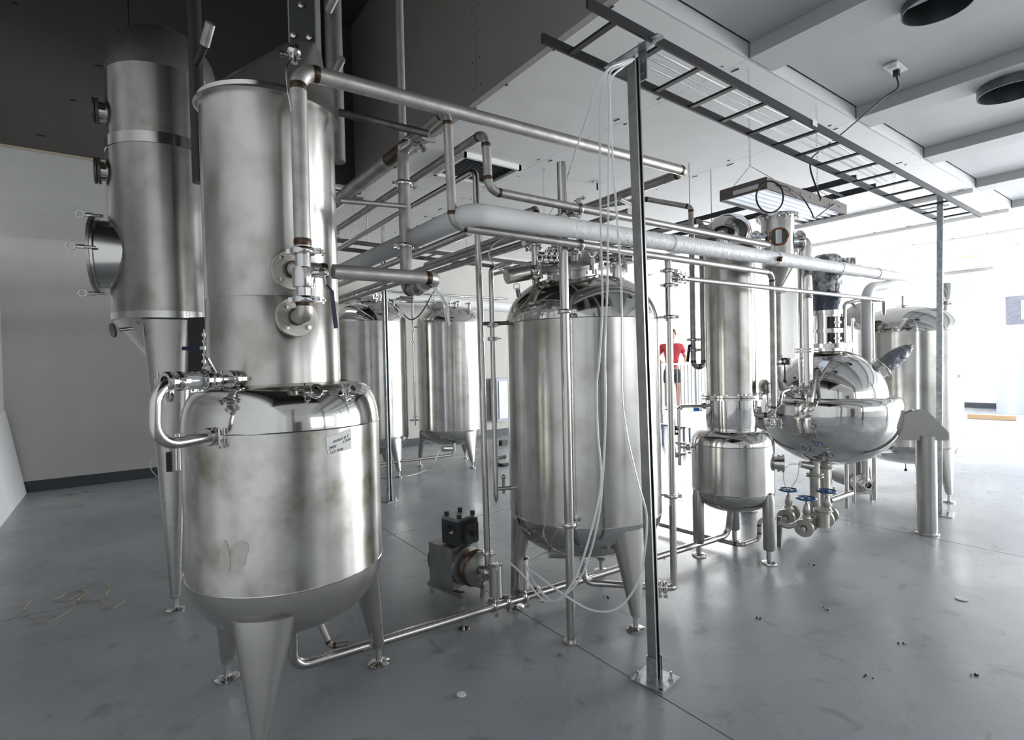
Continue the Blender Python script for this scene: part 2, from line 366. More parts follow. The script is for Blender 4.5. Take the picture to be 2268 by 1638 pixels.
# screws that hold the sheets: dark dots
sc = MB()
for i in range(9):
    for xx in (ex[i]+.06, ex[i+1]-.06):
        for k in range(12): sc.cyl((xx, 2.15+k*.5+random.uniform(-.08, .08), 3.3985), (xx, 2.15+k*.5, 3.402), .006, n=6)
for k in range(9):
    for yy in (1.15, 1.05, 3.42, 3.52): sc.cyl((2.2485, yy, 3.5+k*.2), (2.252, yy, 3.5+k*.2), .006, n=6)
for k in range(16): sc.cyl((-1+k*.15+random.uniform(-.05, .05), 5.1135, 3.1+(k % 4)*.3), (-1+k*.15, 5.12, 3.1+(k % 4)*.3), .007, n=6)
part(sc, 'screw_heads', 'darkgap', cei, kind='stuff', smooth=0)
# outdoors seen through the dock door
solo(MB().box((14, 16, -.16), (40, 14.8, .1)), 'yard', 'yard', None, None, (0, 0, 0), None, 0, 'structure')
solo(MB().box((30, -2, -.16), (25.6, 20, .1)), 'yard_apron', 'yard', None, None, (0, 0, 0), None, 0, 'structure')

# leaning board at far left, wall sensor, floor debris
b = MB(); b.prism([(-.93, 4.5, .0), (-.93, 8.36, .0), (-1.085, 8.36, .98), (-1.085, 4.5, .98)], (-.012, 0, .0))
solo(b, 'leaning_board', 'wall_w', 'pale sheet board leaning against the left wall down to the floor', 'board', smooth=0)
t = thing('wall_sensor', 'small beige cone-shaped device with dark tip on the left wall', 'sensor', X(2, 594, XL))
p0 = X(2, 594, XL); part(MB().cyl(p0, p0+V((.05, 0, 0)), .05, .045), 'housing', 'yellow', t); part(MB().cyl(p0+V((.05, 0, 0)), p0+V((.10, -.02, 0)), .04, .015), 'tip', 'black', t)
sb = MB()
def squiggle(px, r=.0025):
    P = [Z(x, y, .004) for x, y in px]; out = []
    for i in range(len(P)-1):
        for k in range(4): out.append(P[i].lerp(P[i+1], k/4) + V((random.uniform(-.012, .012), random.uniform(-.012, .012), random.uniform(0, .004))))
    sb.sweep(out+[P[-1]], r, 5)
squiggle([(70, 1332), (52, 1350), (60, 1365), (85, 1372), (68, 1382), (110, 1378), (150, 1355), (170, 1330), (195, 1328), (225, 1330), (228, 1346), (255, 1345), (278, 1330)])
squiggle([(120, 1327), (150, 1312), (182, 1305), (188, 1312), (150, 1330), (125, 1327)])
squiggle([(232, 1317), (246, 1308), (238, 1292)]); squiggle([(170, 1330), (190, 1312), (182, 1298)])
solo(sb, 'string_scraps', 'string', 'loose pale fibre scraps on the dark floor at left', 'scraps', kind='stuff')
for (x, y, r, lb) in ((2130, 1325, .03, 'round white paper disc lying on the open floor at right'), (1022, 1537, .02, 'small white scrap on the floor at the bottom centre')):
    solo(MB().disc(Z(x, y, .004), (0, 0, 1), r, .004, 14), 'paper_scrap', 'paper', lb, 'scrap')
db = MB()
for x, y in ((1683, 1367), (1922, 1498), (1995, 1423), (2150, 1493), (1830, 1347), (1342, 1322), (1240, 1447), (1795, 1250), (1470, 1232)):
    c = Z(x, y, .004)
    for k in range(3): db.ball(c+V((random.uniform(-.02, .02), random.uniform(-.02, .02), 0)), random.uniform(.003, .006), 6)
solo(db, 'dirt_specks', 'black', 'dark crumbs of dirt scattered on the open floor', 'dirt', kind='stuff')

# ---------------------------------------------------------------- vessels
def dome(R, h, z, sg=1, n=12, knuckle=.28):               # dished head with a rounded knuckle
    pr = []
    for i in range(n+1):
        a = PI/2*i/n; x = math.cos(a)**.72 if i < n else 0; y = math.sin(a)**1.1
        pr.append((R*x, z+sg*h*y))
    return pr
FOOT = {}
def leg(par, c, az, rt, rb, zt, zb, wt, wb, dt, db_, m='leg', foot=.05, name='leg'):
    ax = V((math.cos(az), math.sin(az), 0)); tx = V((-ax.y, ax.x, 0)); rings = []; N = 18
    for i in range(7):
        q = i/6; z = zt+(zb-zt)*q; r = rt+(rb-rt)*q; wd = wt+(wb-wt)*q**.92; dp = dt+(db_-dt)*q; ring = []
        for j in range(N):
            a = 2*PI*j/N; ca, sa = math.cos(a), math.sin(a)
            ring.append(V((c[0], c[1], z)) + ax*(r+dp*(abs(ca)**.8)*(1 if ca > 0 else -1)) + tx*(wd*(abs(sa)**.75)*(1 if sa > 0 else -1)))
        rings.append(ring)
    o = part(MB().loft(rings), name, m, par); fc = V((c[0], c[1], 0)) + ax*rb
    key = (round(zb, 3), round(wb, 3), foot)
    if key not in FOOT:
        b = MB(); b.lathe([(0, 0), (foot, 0), (foot, .008), (foot*.8, .014), (.016, .018), (.014, .03), (.014, zb+.01), (0, zb+.01)], n=20)
        b.lathe([(wb*.9, zb-.012), (wb*1.0, zb-.006), (wb*.9, zb+.004)], n=16); FOOT[key] = raw(b, 'foot', 'fit')
    inst('foot', FOOT[key], o, fc); return o
def nozzle(par, p, d, r, l, cl=True, m='fit', name='nozzle'):
    p, d = V(p), V(d).normalized(); o = part(MB().cyl(p-d*.02, p+d*l, r), name, m, par)
    if cl: clamp(o, p+d*l, d, r)
    return o
def storage_tank(label, c, R, z0, z1, ztop, zlow, azs, rf, wt, shell='shell', group=None, foot=.05):
    t = thing('storage_tank', label, 'tank', (c[0], c[1], 0), group); cz = (c[0], c[1], 0)
    part(MB().lathe([(R, z0), (R, z1)], cz, n=96), 'shell', shell, t)
    part(MB().lathe(dome(R, ztop-z1, z1), cz, n=72), 'top_head', 'head', t)
    part(MB().lathe(dome(R, z0-zlow, z0, -1), cz, n=72), 'bottom_head', 'head', t)
    for z in (z0, z1): part(MB().torus((c[0], c[1], z), (0, 0, 1), R, .0025, 72, 6), 'weld_seam', 'fit', t)
    for a in azs: leg(t, c, math.radians(a), R-.055, rf, z0-.02, .085, wt, .026, .052, .026, foot=foot)
    return t
def manway(par, c, d, r, h, name='manway', bolts=8, deep=.04):
    c, d = V(c), V(d).normalized(); b = MB(); b.lathe([(r, -deep), (r, h), (r+.02, h), (r+.02, h+.012), (r, h+.012)], c, d, 36); o = part(b, name, 'fit', par)
    b = MB(); b.lathe([(r+.022, h+.014), (r+.022, h+.03), (r*.9, h+.036), (r*.5, h+.045), (0, h+.048)], c, d, 36); part(b, 'lid', 'leg', o)
    u, w_, _ = frame(d)
    bm_ = MB(); bm_.cyl((0, 0, -.03), (0, 0, .06), .008, n=8); bm_.cyl((0, 0, .02), (0, 0, .05), .013, n=8); bm_.torus((0, 0, .08), (1, 0, 0), .02, .004, 12, 6); me = raw(bm_, 'swing_bolt', 'fit')
    for k in range(bolts):
        a = 2*PI*k/bolts; inst('swing_bolt', me, o, c+d*(h+.01)+(u*math.cos(a)+w_*math.sin(a))*(r+.03), d)
    return o
def hose(label, pts, r=.0045, m='clear', name='clear_hose', cat='hose', group=None, n=8, par=None, sub=8):
    P = [V(p) for p in pts]; P = [P[0]*2-P[1]] + P + [P[-1]*2-P[-2]]; out = []
    for i in range(1, len(P)-2):
        for k in range(sub):
            q = k/sub; a, b2, c2, d2 = P[i-1], P[i], P[i+1], P[i+2]
            out.append(.5*((2*b2) + (c2-a)*q + (2*a-5*b2+4*c2-d2)*q*q + (-a+3*b2-3*c2+d2)*q**3))
    out.append(P[-2]); b = MB().sweep(out, r, n)
    if par: return part(b, name, m, par)
    return solo(b, name, m, label, cat, pts[0], group)

# 1. near boiler tank with tall column ---------------------------------------
C1 = (.5525, 2.387); RA, RB = .379, .2545
t1 = thing('boiler_tank', 'large stained stainless boiler tank with tall column, nearest to the viewer', 'tank', (C1[0], C1[1], 0))
cz = (C1[0], C1[1], 0)
part(MB().lathe([(RA, .59), (RA, 1.165)], cz, n=128), 'shell', 'shell_stained', t1)
sh = [(RA, 1.165)] + [(RB+.028+(RA-RB-.028)*math.cos(PI/2*i/12)**.85, 1.165+.165*math.sin(PI/2*i/12)) for i in range(1, 13)] + [(RB, 1.336)]
part(MB().lathe(sh, cz, n=128), 'shoulder', 'head', t1, 'mirror polished rounded shoulder')
part(MB().lathe(dome(RA, .25, .59, -1), cz, n=96), 'bottom_head', 'leg', t1)
for z, r in ((.59, RA), (1.165, RA)): part(MB().torus((C1[0], C1[1], z), (0, 0, 1), r, .003, 96, 6), 'weld_seam', 'fit', t1)
part(MB().lathe([(RB, 1.332), (RB, 1.665), (RB-.0015, 1.667), (RB, 1.669), (RB, 2.44)], (.523, 2.392, 0), n=112), 'column', 'shell_dull', t1)
part(MB().lathe([(RB, 2.432), (RB+.012, 2.436), (RB+.012, 2.452), (RB, 2.456)], (.523, 2.392, 0), n=96), 'column_rim', 'fit', t1)
ap = D(672, 108, 2.2); rings = []
for i in range(5):
    q = i/4; ring = []
    for j in range(48):
        a = 2*PI*j/48; p = V((.523+(RB+.02)*math.cos(a), 2.392+(RB+.02)*math.sin(a), 2.435+.012*math.sin(a)))
        e = ap + RT*.06*max(-1, min(1, 1.6*(math.cos(a-YAW+PI/2)))) + FW*.05*math.sin(a-YAW+PI/2)
        ring.append(p.lerp(V(e), q))
    rings.append(ring)
part(MB().loft(rings), 'column_hood', 'leg', t1, 'lopsided sheet hood rising to the right')
hx, hy = .523, 2.392
for az, nm in ((-94, 'leg'), (2, 'leg'), (134, 'leg')):
    pass
FR = V((C1[0], C1[1], 0))
def polar(c, az, r, z): a = math.radians(az); return V((c[0]+r*math.cos(a), c[1]+r*math.sin(a), z))
for az in (240, 2, 122): leg(t1, C1, math.radians(az), RA-.065, .385, .50, .085, .115, .024, .062, .024, foot=.052)
# blank-off ferrules on the shoulder and a hand valve
for az, rr, z in ((275, .33, 1.30), (300, .335, 1.295)):
    p = polar(C1, az, rr, z); d = (p-V((C1[0], C1[1], 1.12))).normalized(); o = nozzle(t1, p, d, .012, .02)
# hand-written label
az0 = 257+29; lab = thing('paper_label', 'torn white paper label with handwritten motor rating on the near tank', 'label', polar(C1, az0, RA+.001, 1.10))
b = MB(); nn = 8; zc = 1.105; hw = .052
def lp(u, v, off=0.0):                                   # u along the hoop, v up, on the tank wall
    a = math.radians(az0) + u/RA; return V((C1[0]+(RA+.0012+off)*math.cos(a), C1[1]+(RA+.0012+off)*math.sin(a), zc+v))
vs = []
for i in range(nn+1):
    u = -.055+.11*i/nn; sl = (i/nn)*.022
    vs += [lp(u+(.006 if i == 0 else 0), -.033+sl*.3), lp(u, .03+sl), lp(u+(.006 if i == 0 else 0), -.033+sl*.3, .0006), lp(u, .03+sl, .0006)]
fs = []
for i in range(nn): fs += [(4*i+2, 4*i+6, 4*i+7, 4*i+3), (4*i, 4*i+1, 4*i+5, 4*i+4)]
part(b.add(vs, fs), 'paper', 'paper', lab, smooth=60)
def text_on(par, txt, size, place, mname, shear=.2, nm='lettering'):
    cu = bpy.data.curves.new(nm, 'FONT'); cu.body = txt; cu.size = size; cu.shear = shear; cu.offset = .0002
    o = bpy.data.objects.new(nm, cu); COL.objects.link(o); dg = bpy.context.evaluated_depsgraph_get(); dg.update()
    me = bpy.data.meshes.new_from_object(o.evaluated_get(dg)); bpy.data.objects.remove(o)
    org = WO[par]
    for v in me.vertices: v.co = place(v.co.x, v.co.y) - org
    me.materials.clear(); me.materials.append(M[mname]); o = bpy.data.objects.new(nm, me); COL.objects.link(o); o.parent = par; WO[o] = V(org); return o
for txt, u0, v0, s in (('motor # 5', -.028, .012, .016), ('240V', -.046, -.008, .015), ('3.7kW', .012, -.003, .014), ('12.5 Amp', -.044, -.026, .015)):
    text_on(lab, txt, s, lambda x, y, u0=u0, v0=v0: lp(u0+x, v0+y+(x+u0)*.2, .0012), 'ink')

for az_, z_, sw, sh_ in ((232.5, .75, .026, .048), (223.5, .735, .020, .050)):      # dried water marks on the shell
    vs = [V((C1[0]+(RA+.0008)*math.cos(math.radians(az_)), C1[1]+(RA+.0008)*math.sin(math.radians(az_)), z_))]
    for k in range(20):
        a = 2*PI*k/20; rr_ = 1+.16*math.sin(3*a+az_)+.08*math.sin(5*a); u = sw*rr_*math.cos(a); b2 = math.radians(az_)+u/RA
        vs.append(V((C1[0]+(RA+.0008)*math.cos(b2), C1[1]+(RA+.0008)*math.sin(b2), z_+sh_*rr_*math.sin(a))))
    part(MB().add(vs, [(0, 1+k, 1+(k+1) % 20) for k in range(20)]), 'water_mark', 'stain', t1, 'dull brownish dried water mark')

# side return loop on the near tank
p = [D(535, 838, 2.0), D(345, 846, 1.70), D(342, 990, 1.70), D(492, 962, 1.93)]
ul = pipe('polished U-shaped return tube with sight glass looping off the near tank', p, .0188, 'tube', .075, 'return_loop', 'tube', False, clamps=((0, .08), (0, .14), (0, .42), (0, .50), (0, .76), (0, .88), (2, .80), (2, .88)), pname='loop_tube')
for q0, q1 in ((.50, .76),):
    a_, b2 = p[0].lerp(p[1], q0), p[0].lerp(p[1], q1); part(MB().cyl(a_, b2, .0235), 'sight_glass', 'glass', ul, 'clear glass sleeve')
    u, w_, d = frame(b2-a_)
    for k in range(4):
        e = (u*math.cos(k*PI/2+.6)+w_*math.sin(k*PI/2+.6))*.031; part(MB().cyl(a_+e, b2+e, .003, n=8), 'tie_rod', 'fit', ul)
q = p[0].lerp(p[1], .33); part(MB().ball(q, .026, 12), 'valve_body', 'fit', ul); part(MB().bar(q+V((0, 0, .02)), q+V((-.03, -.03, .075)), .012, .006), 'valve_handle', 'fit', ul)
q = p[0].lerp(p[1], .86)-V((0, 0, .05)); part(MB().cyl(q, q+V((0, 0, .04)), .008).disc(q, V((1, .4, 0)), .018, .012, 6), 'drain_valve', 'fit', ul)

# 2. riser in front of the column: P1 line, ball valve, flanges ---------------
RX, RY = D(672, 600, 1.87).x, D(672, 600, 1.87).y
zt_ = 2.425
p1end = Y(1520, 380, 1.99)
r1 = thing('overhead_pipe', 'long grey overhead pipe crossing from the near column to the room centre', 'pipe', (RX, RY, zt_))
endb = V((p1end.x, 5.4, p1end.z-.02))
pipe(None, [(RX, RY, 1.79), (RX, RY, zt_), p1end, endb], .0285, 'pipe', .062, root=r1)
clamp(r1, V((RX, RY, 1.80)), (0, 0, 1), .0285, (.8, -.6, 0)); weld(r1, V((RX, RY, 1.83)), (0, 0, 1), .0285)
part(MB().cyl((RX-.01, RY, zt_+.02), (RX-.01, RY, zt_+.07), .011), 'vent_stub', 'fit', r1); clamp(r1, V((RX-.01, RY, zt_+.06)), (0, 0, 1), .009)
hose(None, [V((RX-.02, RY-.01, zt_+.03)), V((RX-.045, RY-.04, zt_-.03)), V((RX-.045, RY-.045, zt_-.10)), V((RX-.035, RY-.045, zt_-.17))], .0035, 'fit', 'vent_wire', par=r1)
# ball valve under the riser
bv = thing('ball_valve', 'large sanitary ball valve with dark blue lever on the near column', 'valve', (RX, RY, 1.62))
part(MB().cyl((RX, RY, 1.615), (RX, RY, 1.79), .026), 'valve_tube', 'fit', bv)
part(MB().lathe([(.026, 1.672), (.036, 1.674), (.038, 1.68), (.038, 1.735), (.036, 1.742), (.026, 1.744)], (RX, RY, 0), n=16), 'valve_body', 'fit', bv)
hd = RT
part(MB().cyl(V((RX, RY, 1.725))+hd*.03, V((RX, RY, 1.725))+hd*.085, .011).cyl(V((RX, RY, 1.725))+hd*.06, V((RX, RY, 1.725))+hd*.075, .018, n=6), 'stem', 'fit', bv)
o = part(MB().bar(V((RX, RY, 1.725))+hd*.07, V((RX, RY, 1.68))+hd*.075, .014, .006, (1, 0, 0)).bar(V((RX, RY, 1.68))+hd*.075, V((RX, RY, 1.655))+hd*.098, .014, .006, (1, 0, 0)), 'lever', 'fit', bv)
part(MB().bar(V((RX, RY, 1.66))+hd*.096, V((RX, RY, 1.53))+hd*.108, .016, .010, (1, 0, 0)), 'grip', 'navy', o, 'dark blue dipped grip')
clamp(bv, V((RX, RY, 1.632)), (0, 0, 1), .026, hd)
# the two flanges on the column and their elbows
def colflange(label, az, z, elbow_to, r=.0275, pts=None):
    a = math.radians(az); d = V((math.cos(a), math.sin(a), 0)); c0 = V((.523, 2.392, z)) + d*RB
    t = thing('pipe_flange', label, 'flange', c0)
    part(MB().cyl(c0-d*.01, c0+d*.035, .04), 'neck', 'flange', t)
    part(MB().disc(c0+d*.035, d, .074, .012, 40), 'flange_plate', 'flange', t); part(MB().disc(c0+d*.049, d, .074, .012, 40), 'cover_plate', 'flange', t)
    u, w_, _ = frame(d)
    me = bpy.data.meshes.get('flange_bolt')
    if not me: b = MB(); b.lathe([(0, 0), (.0105, 0), (.0105, .007), (0, .008)], n=6); b.lathe([(0, -.01), (.005, -.01), (.005, .014), (0, .014)], n=8); me = raw(b, 'flange_bolt', 'fit', 20)
    for k in range(4): e = (u*math.cos(k*PI/2+.785)+w_*math.sin(k*PI/2+.785))*.055; inst('bolt', me, t, c0+d*.055+e, d)
    path, _i = fillet([c0+d*.05]+pts(c0, d), .05); part(MB().sweep(path, r, 16), 'elbow', 'flange', t); weld(t, c0+d*.06, d, r+.004); weld(t, path[-1], path[-1]-path[-2], r)
    return t
colflange('lower bolted round flange with downward elbow on the near column', 272, 1.585, None, pts=lambda c0, d: [V((RX, RY, 1.575)), V((RX, RY, 1.62))])
P4Y = 2.05; P4Z = 1.757
colflange('upper bolted round flange beside the ball valve on the near column', 270, 1.757, None, pts=lambda c0, d: [V((c0.x+d.x*.09, P4Y, P4Z)), V((c0.x+.10, P4Y, P4Z))])
e4 = Y(968, 617, P4Y)
TX = 1.13; TY = 2.41
p4 = pipe('horizontal grey pipe from the ball valve to a tan-sleeved joint', [(.66, P4Y, P4Z), e4, V((TX, TY, e4.z-.012)), V((TX, TY, 2.448))], .0285, 'pipe', .05, 'crossover_pipe')
q0, q1 = V((e4.x, P4Y+.13, e4.z-.004)), V((TX, TY-.13, e4.z-.01)); part(MB().cyl(q0, q1, .032), 'tan_sleeve', 'copper', p4, 'tan brown coupling sleeve')
part(MB().cyl(q0-V((0, .012, 0)), q0, .036), 'sleeve_ring', 'white', p4); part(MB().cyl(q1, q1+V((0, .012, 0)), .036), 'sleeve_ring', 'white', p4)
for zz in (2.30, 2.0): clamp(p4, V((TX, TY, zz-.03)), (0, 0, 1), .0285, (1, -.3, 0))
# hose hanging from joint to tank behind
hose('ribbed translucent drain hose hanging from the tan-sleeved joint', [e4+V((0, .02, -.03)), D(985, 668, 2.6), D(990, 700, 3.1), D(993, 716, 3.4)], .014, 'hazy', 'drain_hose')

# 3. P3 / P2 cooling lines -----------------------------------------------------
S0 = (3.50, 2.175)                                       # small still axis
PY3 = 1.945
z3 = Y(1270, 540, 1.945).z
a = Y(1003, 490, PY3); tp = Y(992, 266, PY3); zc3 = (a.z+tp.z)/2
hi = 2.44
p3 = pipe('lower grey header pipe that rises at its left end to the tee fitting', [V((TX, TY-.06, hi)), V((a.x-.015, PY3, hi)), V((a.x, PY3, z3)), V((3.62, 1.93, z3)), V((3.62, 1.93, .99)), V((3.50, 2.10, .99))], .0195, 'pipe', .055, 'header_pipe')
tee = thing('pipe_tee', 'dark-tinted tee fitting and reducer at the top of the crossover pipe', 'fitting', (TX, TY, hi))
part(MB().cyl((TX, TY-.02, hi), (TX, TY+.17, hi), .031), 'tee_body', 'weld', tee)
part(MB().lathe([(.020, -.14), (.022, -.10), (.034, -.04), (.034, -.01)], (TX, TY, hi), (0, 1, 0), 24), 'reducer', 'fit', tee)
clamp(tee, V((TX, TY-.13, hi)), (0, 1, 0), .022); part(MB().bar(V((TX, TY-.12, hi))+RT*.03, V((TX, TY-.12, hi-.005))+RT*.10, .012, .02), 'handle', 'fit', tee)
part(MB().bar(V((TX, TY-.12, hi-.02))+RT*.03, V((TX, TY-.12, hi-.06))+RT*.045, .010, .012, (1, 0, 0)), 'latch', 'fit', tee)
pipe('wide grey duct pipe running from the tee to the back wall', [V((TX, TY+.17, hi)), V((TX, 6.05, hi))], .036, 'pipe', name='return_pipe', welds=False)
a2 = Y(1082, 412, 1.945); x2 = a2.x; z2 = Y(1270, 460, 1.945).z
hi2 = Y(1072, 292, 1.945).z
p2 = pipe('upper grey header pipe with a vertical rise at its left end', [V((x2-.01, 4.1, hi2)), V((x2-.01, 1.945, hi2)), V((x2, 1.945, z2)), V((3.58, 1.935, z2+.01))], .0195, 'pipe', .055, 'header_pipe')
p2b = thing('return_pipe', 'second grey pipe with dark capped joint running to the back wall', 'pipe', (x2, 4.1, hi2))
part(MB().lathe([(.02, 0), (.034, .05), (.036, .09)], (x2-.01, 4.05, hi2), (0, 1, 0), 24), 'reducer', 'weld', p2b); part(MB().cyl((x2-.01, 4.13, hi2), (x2-.01, 8.35, hi2), .036), 'pipe_run', 'pipe', p2b); clamp(p2b, V((x2-.01, 4.03, hi2)), (0, 1, 0), .020)
# standoffs from column to pipes
for (x0, y0, yy0, x1, y1, r, m, lb) in ((752, 444, 2.30, 897, 457, .0115, 'pipe', 'thin standoff rod between near column and crossover pipe'), (752, 249, 2.36, 950, 297, .016, 'pipe_dark', 'dark thick standoff rod under the long overhead pipe')):
    A = Y(x0, y0, yy0); B = X(x1, y1, TX-.02); solo(MB().cyl(A, B, r), 'standoff_rod', m, lb, 'rod', A)
A = V((TX+.02, TY+.04, X(912, 513, TX).z)); B = A+V((.10, .0, -.004)); solo(MB().cyl(A, B, .012), 'standoff_stub', 'pipe_dark', 'short dark stub reaching from crossover pipe to the insulated pipe', 'rod', A)

# 4. insulated line --------------------------------------------------------------
IY, IR = 1.875, .046
ia, ib = Y(1042, 472, IY), Y(2006, 615, IY); IZ = ia.z
def ip(x): return ia.lerp(ib, (x-ia.x)/(ib.x-ia.x))
ins = thing('insulated_pipe', 'fat white insulated pipe wrapped in foil jacket crossing above the middle tank', 'pipe', ia)
path, _ = fillet([V((ia.x, 8.3, IZ)), V(ia), ip(1.7)], .07, 10)
part(MB().sweep(path, IR*1.0, 28), 'jacket_corner', 'insul_s', ins)
xs_ = [1.66, 2.45, 3.15, 3.55, 4.15, 4.5, 4.85, 5.2, ib.x]
for i in range(len(xs_)-1):
    p0_, p1_ = ip(xs_[i]), ip(xs_[i+1]); L = (p1_-p0_).length; k = 1+.035*((i % 2)*2-1); rr = IR*k; pr = []
    for j in range(14): q = j/13; pr.append((rr*(1+random.uniform(-.03, .03)*(i > 1))*(1-(.35*q*q if i == len(xs_)-2 else 0)), q*L))
    pr = [(0, 0), (rr*.97, -.001)]+pr+[(pr[-1][0]*.96, L+.001), (0, L+.002)]
    part(MB().lathe(pr, p0_, p1_-p0_, 28), 'jacket_section', 'insul', ins)
q = ip(3.52); part(MB().cyl(q+V((0, -.03, -.01)), q+V((0, -.075, -.02)), .016), 'side_port', 'weld', ins)
q = ip(ib.x-.02); c_ = D(1918, 640, 4.62)
p = [q+V((0, .03, -.02)), q.lerp(c_, .55)+V((0, 0, -.015)), V((c_.x, c_.y, q.z-.12)), V((c_.x, c_.y, 1.2))]
pipe('white insulated branch that bends down to the round kettle', p, .040, 'insul_s', .14, 'insulated_branch', welds=False, n=24)

# 5. middle tank --------------------------------------------------------------------
C2 = (2.172, 2.295); R2_ = .437
t2 = storage_tank('middle upright stainless storage tank behind the steel strut post', C2, R2_, .545, 1.615, 1.885, .30, (262, 33, 157), .43, .115)
part(MB().cyl((C2[0]-.03, C2[1]-.05, 1.86), (C2[0]-.03, C2[1]-.05, 2.04), .09), 'manway_neck', 'fit', t2)
mw = manway(t2, polar(C2, 210, .15, 1.85), (-.25, -.15, 1), .14, .05, bolts=6)
for x, y, dep, h in ((1187, 605, 3.05, .22), (1365, 615, 3.0, .14), (1282, 600, 3.0, .16)):
    q = D(x, y, dep); o = nozzle(t2, V((q.x, q.y, 1.80)), (0, 0, 1), .022, max(.05, q.z+h-1.80)-.06)
# pneumatic actuator on tank top
t = thing('valve_actuator', 'horizontal brushed cylinder actuator on top of the middle tank', 'actuator', D(1160, 607, 2.95))
A = D(1122, 612, 2.9); B = D(1168, 603, 2.95); part(MB().cyl(A, B, .042, n=32), 'cylinder', 'shell', t); C = D(1182, 600, 2.96); part(MB().ball(C, .03, 14), 'yoke', 'fit', t); clamp(t, C+V((.02, .01, .02)), (0, 0, 1), .022); clamp(t, C+V((.02, .01, -.03)), (0, 0, 1), .022)
part(MB().torus(D(1144, 634, 2.85), RT.cross(V((0, 0, 1))), .016, .003, 16, 6).cyl(D(1146, 640, 2.85), D(1149, 655, 2.88), .012), 'ring_pin', 'fit', t)
q = D(1370, 585, 3.05); t = thing('vent_canister', 'small polished dome-capped vent canister on the middle tank top', 'vent', (q.x, q.y, 1.85))
part(MB().lathe([(.016, -.12), (.016, -.05), (.05, -.05), (.05, .04), (.04, .06), (0, .068)], q, n=28), 'canister', 'polish', t); clamp(t, q-V((0, 0, .09)), (0, 0, 1), .016)
# top piping on middle tank
A = D(1187, 515, 3.1); B = D(1187, 610, 3.1)
t = pipe('short vertical tube with clamps standing on the middle tank', [V((A.x, A.y, 1.84)), V((A.x, A.y, 2.07)), V((A.x, A.y, 2.22))], .021, 'tube', .06, 'riser_tube', 'tube', False, clamps=((0, .25), (0, .9)))
A = D(1195, 565, 3.08); B = D(1400, 572, 3.02)
t = pipe('horizontal tube above the lid of the middle tank', [A, B], .02, 'tube', name='cross_tube', cat='tube', welds=False, clamps=((0, .08), (0, .14), (0, .2)))
A = D(1200, 588, 3.05); B = D(1275, 586, 3.0)
t = pipe('short lower cross tube with side clamps on the middle tank lid', [A, B, B+V((0, 0, -.10))], .015, 'tube', .02, 'cross_tube', 'tube', False, clamps=((1, .3), (1, .75)))
A = D(1228, 540, 3.1)
t = thing('check_valve', 'small cluster of clamped valve fittings above the middle tank lid', 'valve', A)
part(MB().cyl(A, A-V((0, 0, .14)), .018), 'body', 'fit', t)
for k in range(3): clamp(t, A-V((0, 0, .03+.045*k)), (0, 0, 1), .018, (math.cos(k*2), math.sin(k*2), 0))
part(MB().cyl(A-V((0, 0, .06)), A-V((0, 0, .06))+RT*.05, .015), 'side_port', 'fit', t)
# right-hand drop V1 and bottom drain
vx, vy = Y(1482, 700, 1.945).x, 1.945
bt = D(1283, 1218, 3.13)
dr = pipe('polished drain tube from the middle tank outlet up to the lower header pipe', [V((C2[0]-.02, C2[1], .34)), V((C2[0]-.02, C2[1]-.0, .10)), V((vx-.02, vy, .09)), V((vx, vy, .09)), V((vx, vy, z3-.01))], .0195, 'tube', .06, 'drain_tube', 'tube', False, clamps=((0, .2), (0, .35)))
q = V((C2[0]-.02, C2[1], .10)).lerp(V((vx-.02, vy, .09)), .86); dd = V((vx-.02, vy, .09))-V((C2[0]-.02, C2[1], .10))
for s in (-.03, 0, .03): clamp(dr, q+dd.normalized()*s, dd, .02)
for yy in (600, 632, 702, 1100): clamp(dr, V((vx, vy, Y(1482, yy, 1.945).z)), (0, 0, 1), .0195, (.8, -.6, 0))
for yy, lb in ((702, 'upper thin bracket between middle tank and its right drop tube'), (1098, 'lower thin bracket between middle tank and its right drop tube')):
    z = Y(1482, yy, 1.945).z; q = V((vx, vy, z)); d = V((C2[0], C2[1], z))-q; l = d.length-R2_; solo(MB().cyl(q, q+d.normalized()*(l+.01), .006, n=10), 'tube_bracket', 'tube', lb, 'bracket', q)
# drain actuator under tank
t = thing('valve_actuator', 'horizontal cylinder actuator under the middle tank', 'actuator', D(1250, 1220, 3.12))
A = D(1216, 1220, 3.1); B = D(1262, 1222, 3.12); part(MB().cyl(A, B, .038, n=28), 'cylinder', 'shell', t); part(MB().cyl(B, D(1285, 1222, 3.13), .022), 'yoke', 'fit', t)
# left level tube beside the middle tank
lx = D(1094, 900, 3.02)
ls = V((lx.x, lx.y, 0)); zt3, zb3 = D(1094, 596, 3.02).z, D(1094, 1105, 3.02).z
t = pipe('slim level tube with valves on the left side of the middle tank', [D(1130, 582, 3.1), V((lx.x, lx.y, zt3)), V((lx.x, lx.y, zb3+.03))], .0135, 'tube', .03, 'level_tube', 'tube', False, clamps=((1, .25), (1, .31)))
part(MB().lathe([(.014, .03), (.012, 0), (0, -.03)], (lx.x, lx.y, zb3), n=14), 'tip', 'fit', t)
z = D(1094, 1083, 3.02).z; d = V((C2[0], C2[1], 0))-ls; l = d.length-R2_; d.normalize()
part(MB().cyl((lx.x, lx.y, z), V((lx.x, lx.y, z))+d*(l+.01), .011), 'lower_arm', 'tube', t); q = V((lx.x, lx.y, z))+d*(l*.5); part(MB().bar(q-V((0, 0, .03)), q+V((0, 0, .06)), .012, .012, (1, 0, 0)).ball(q+V((0, 0, .065)), .014, 8), 'lever', 'fit', t)
z = D(1094, 715, 3.02).z; t3x = D(1074, 800, 3.06)
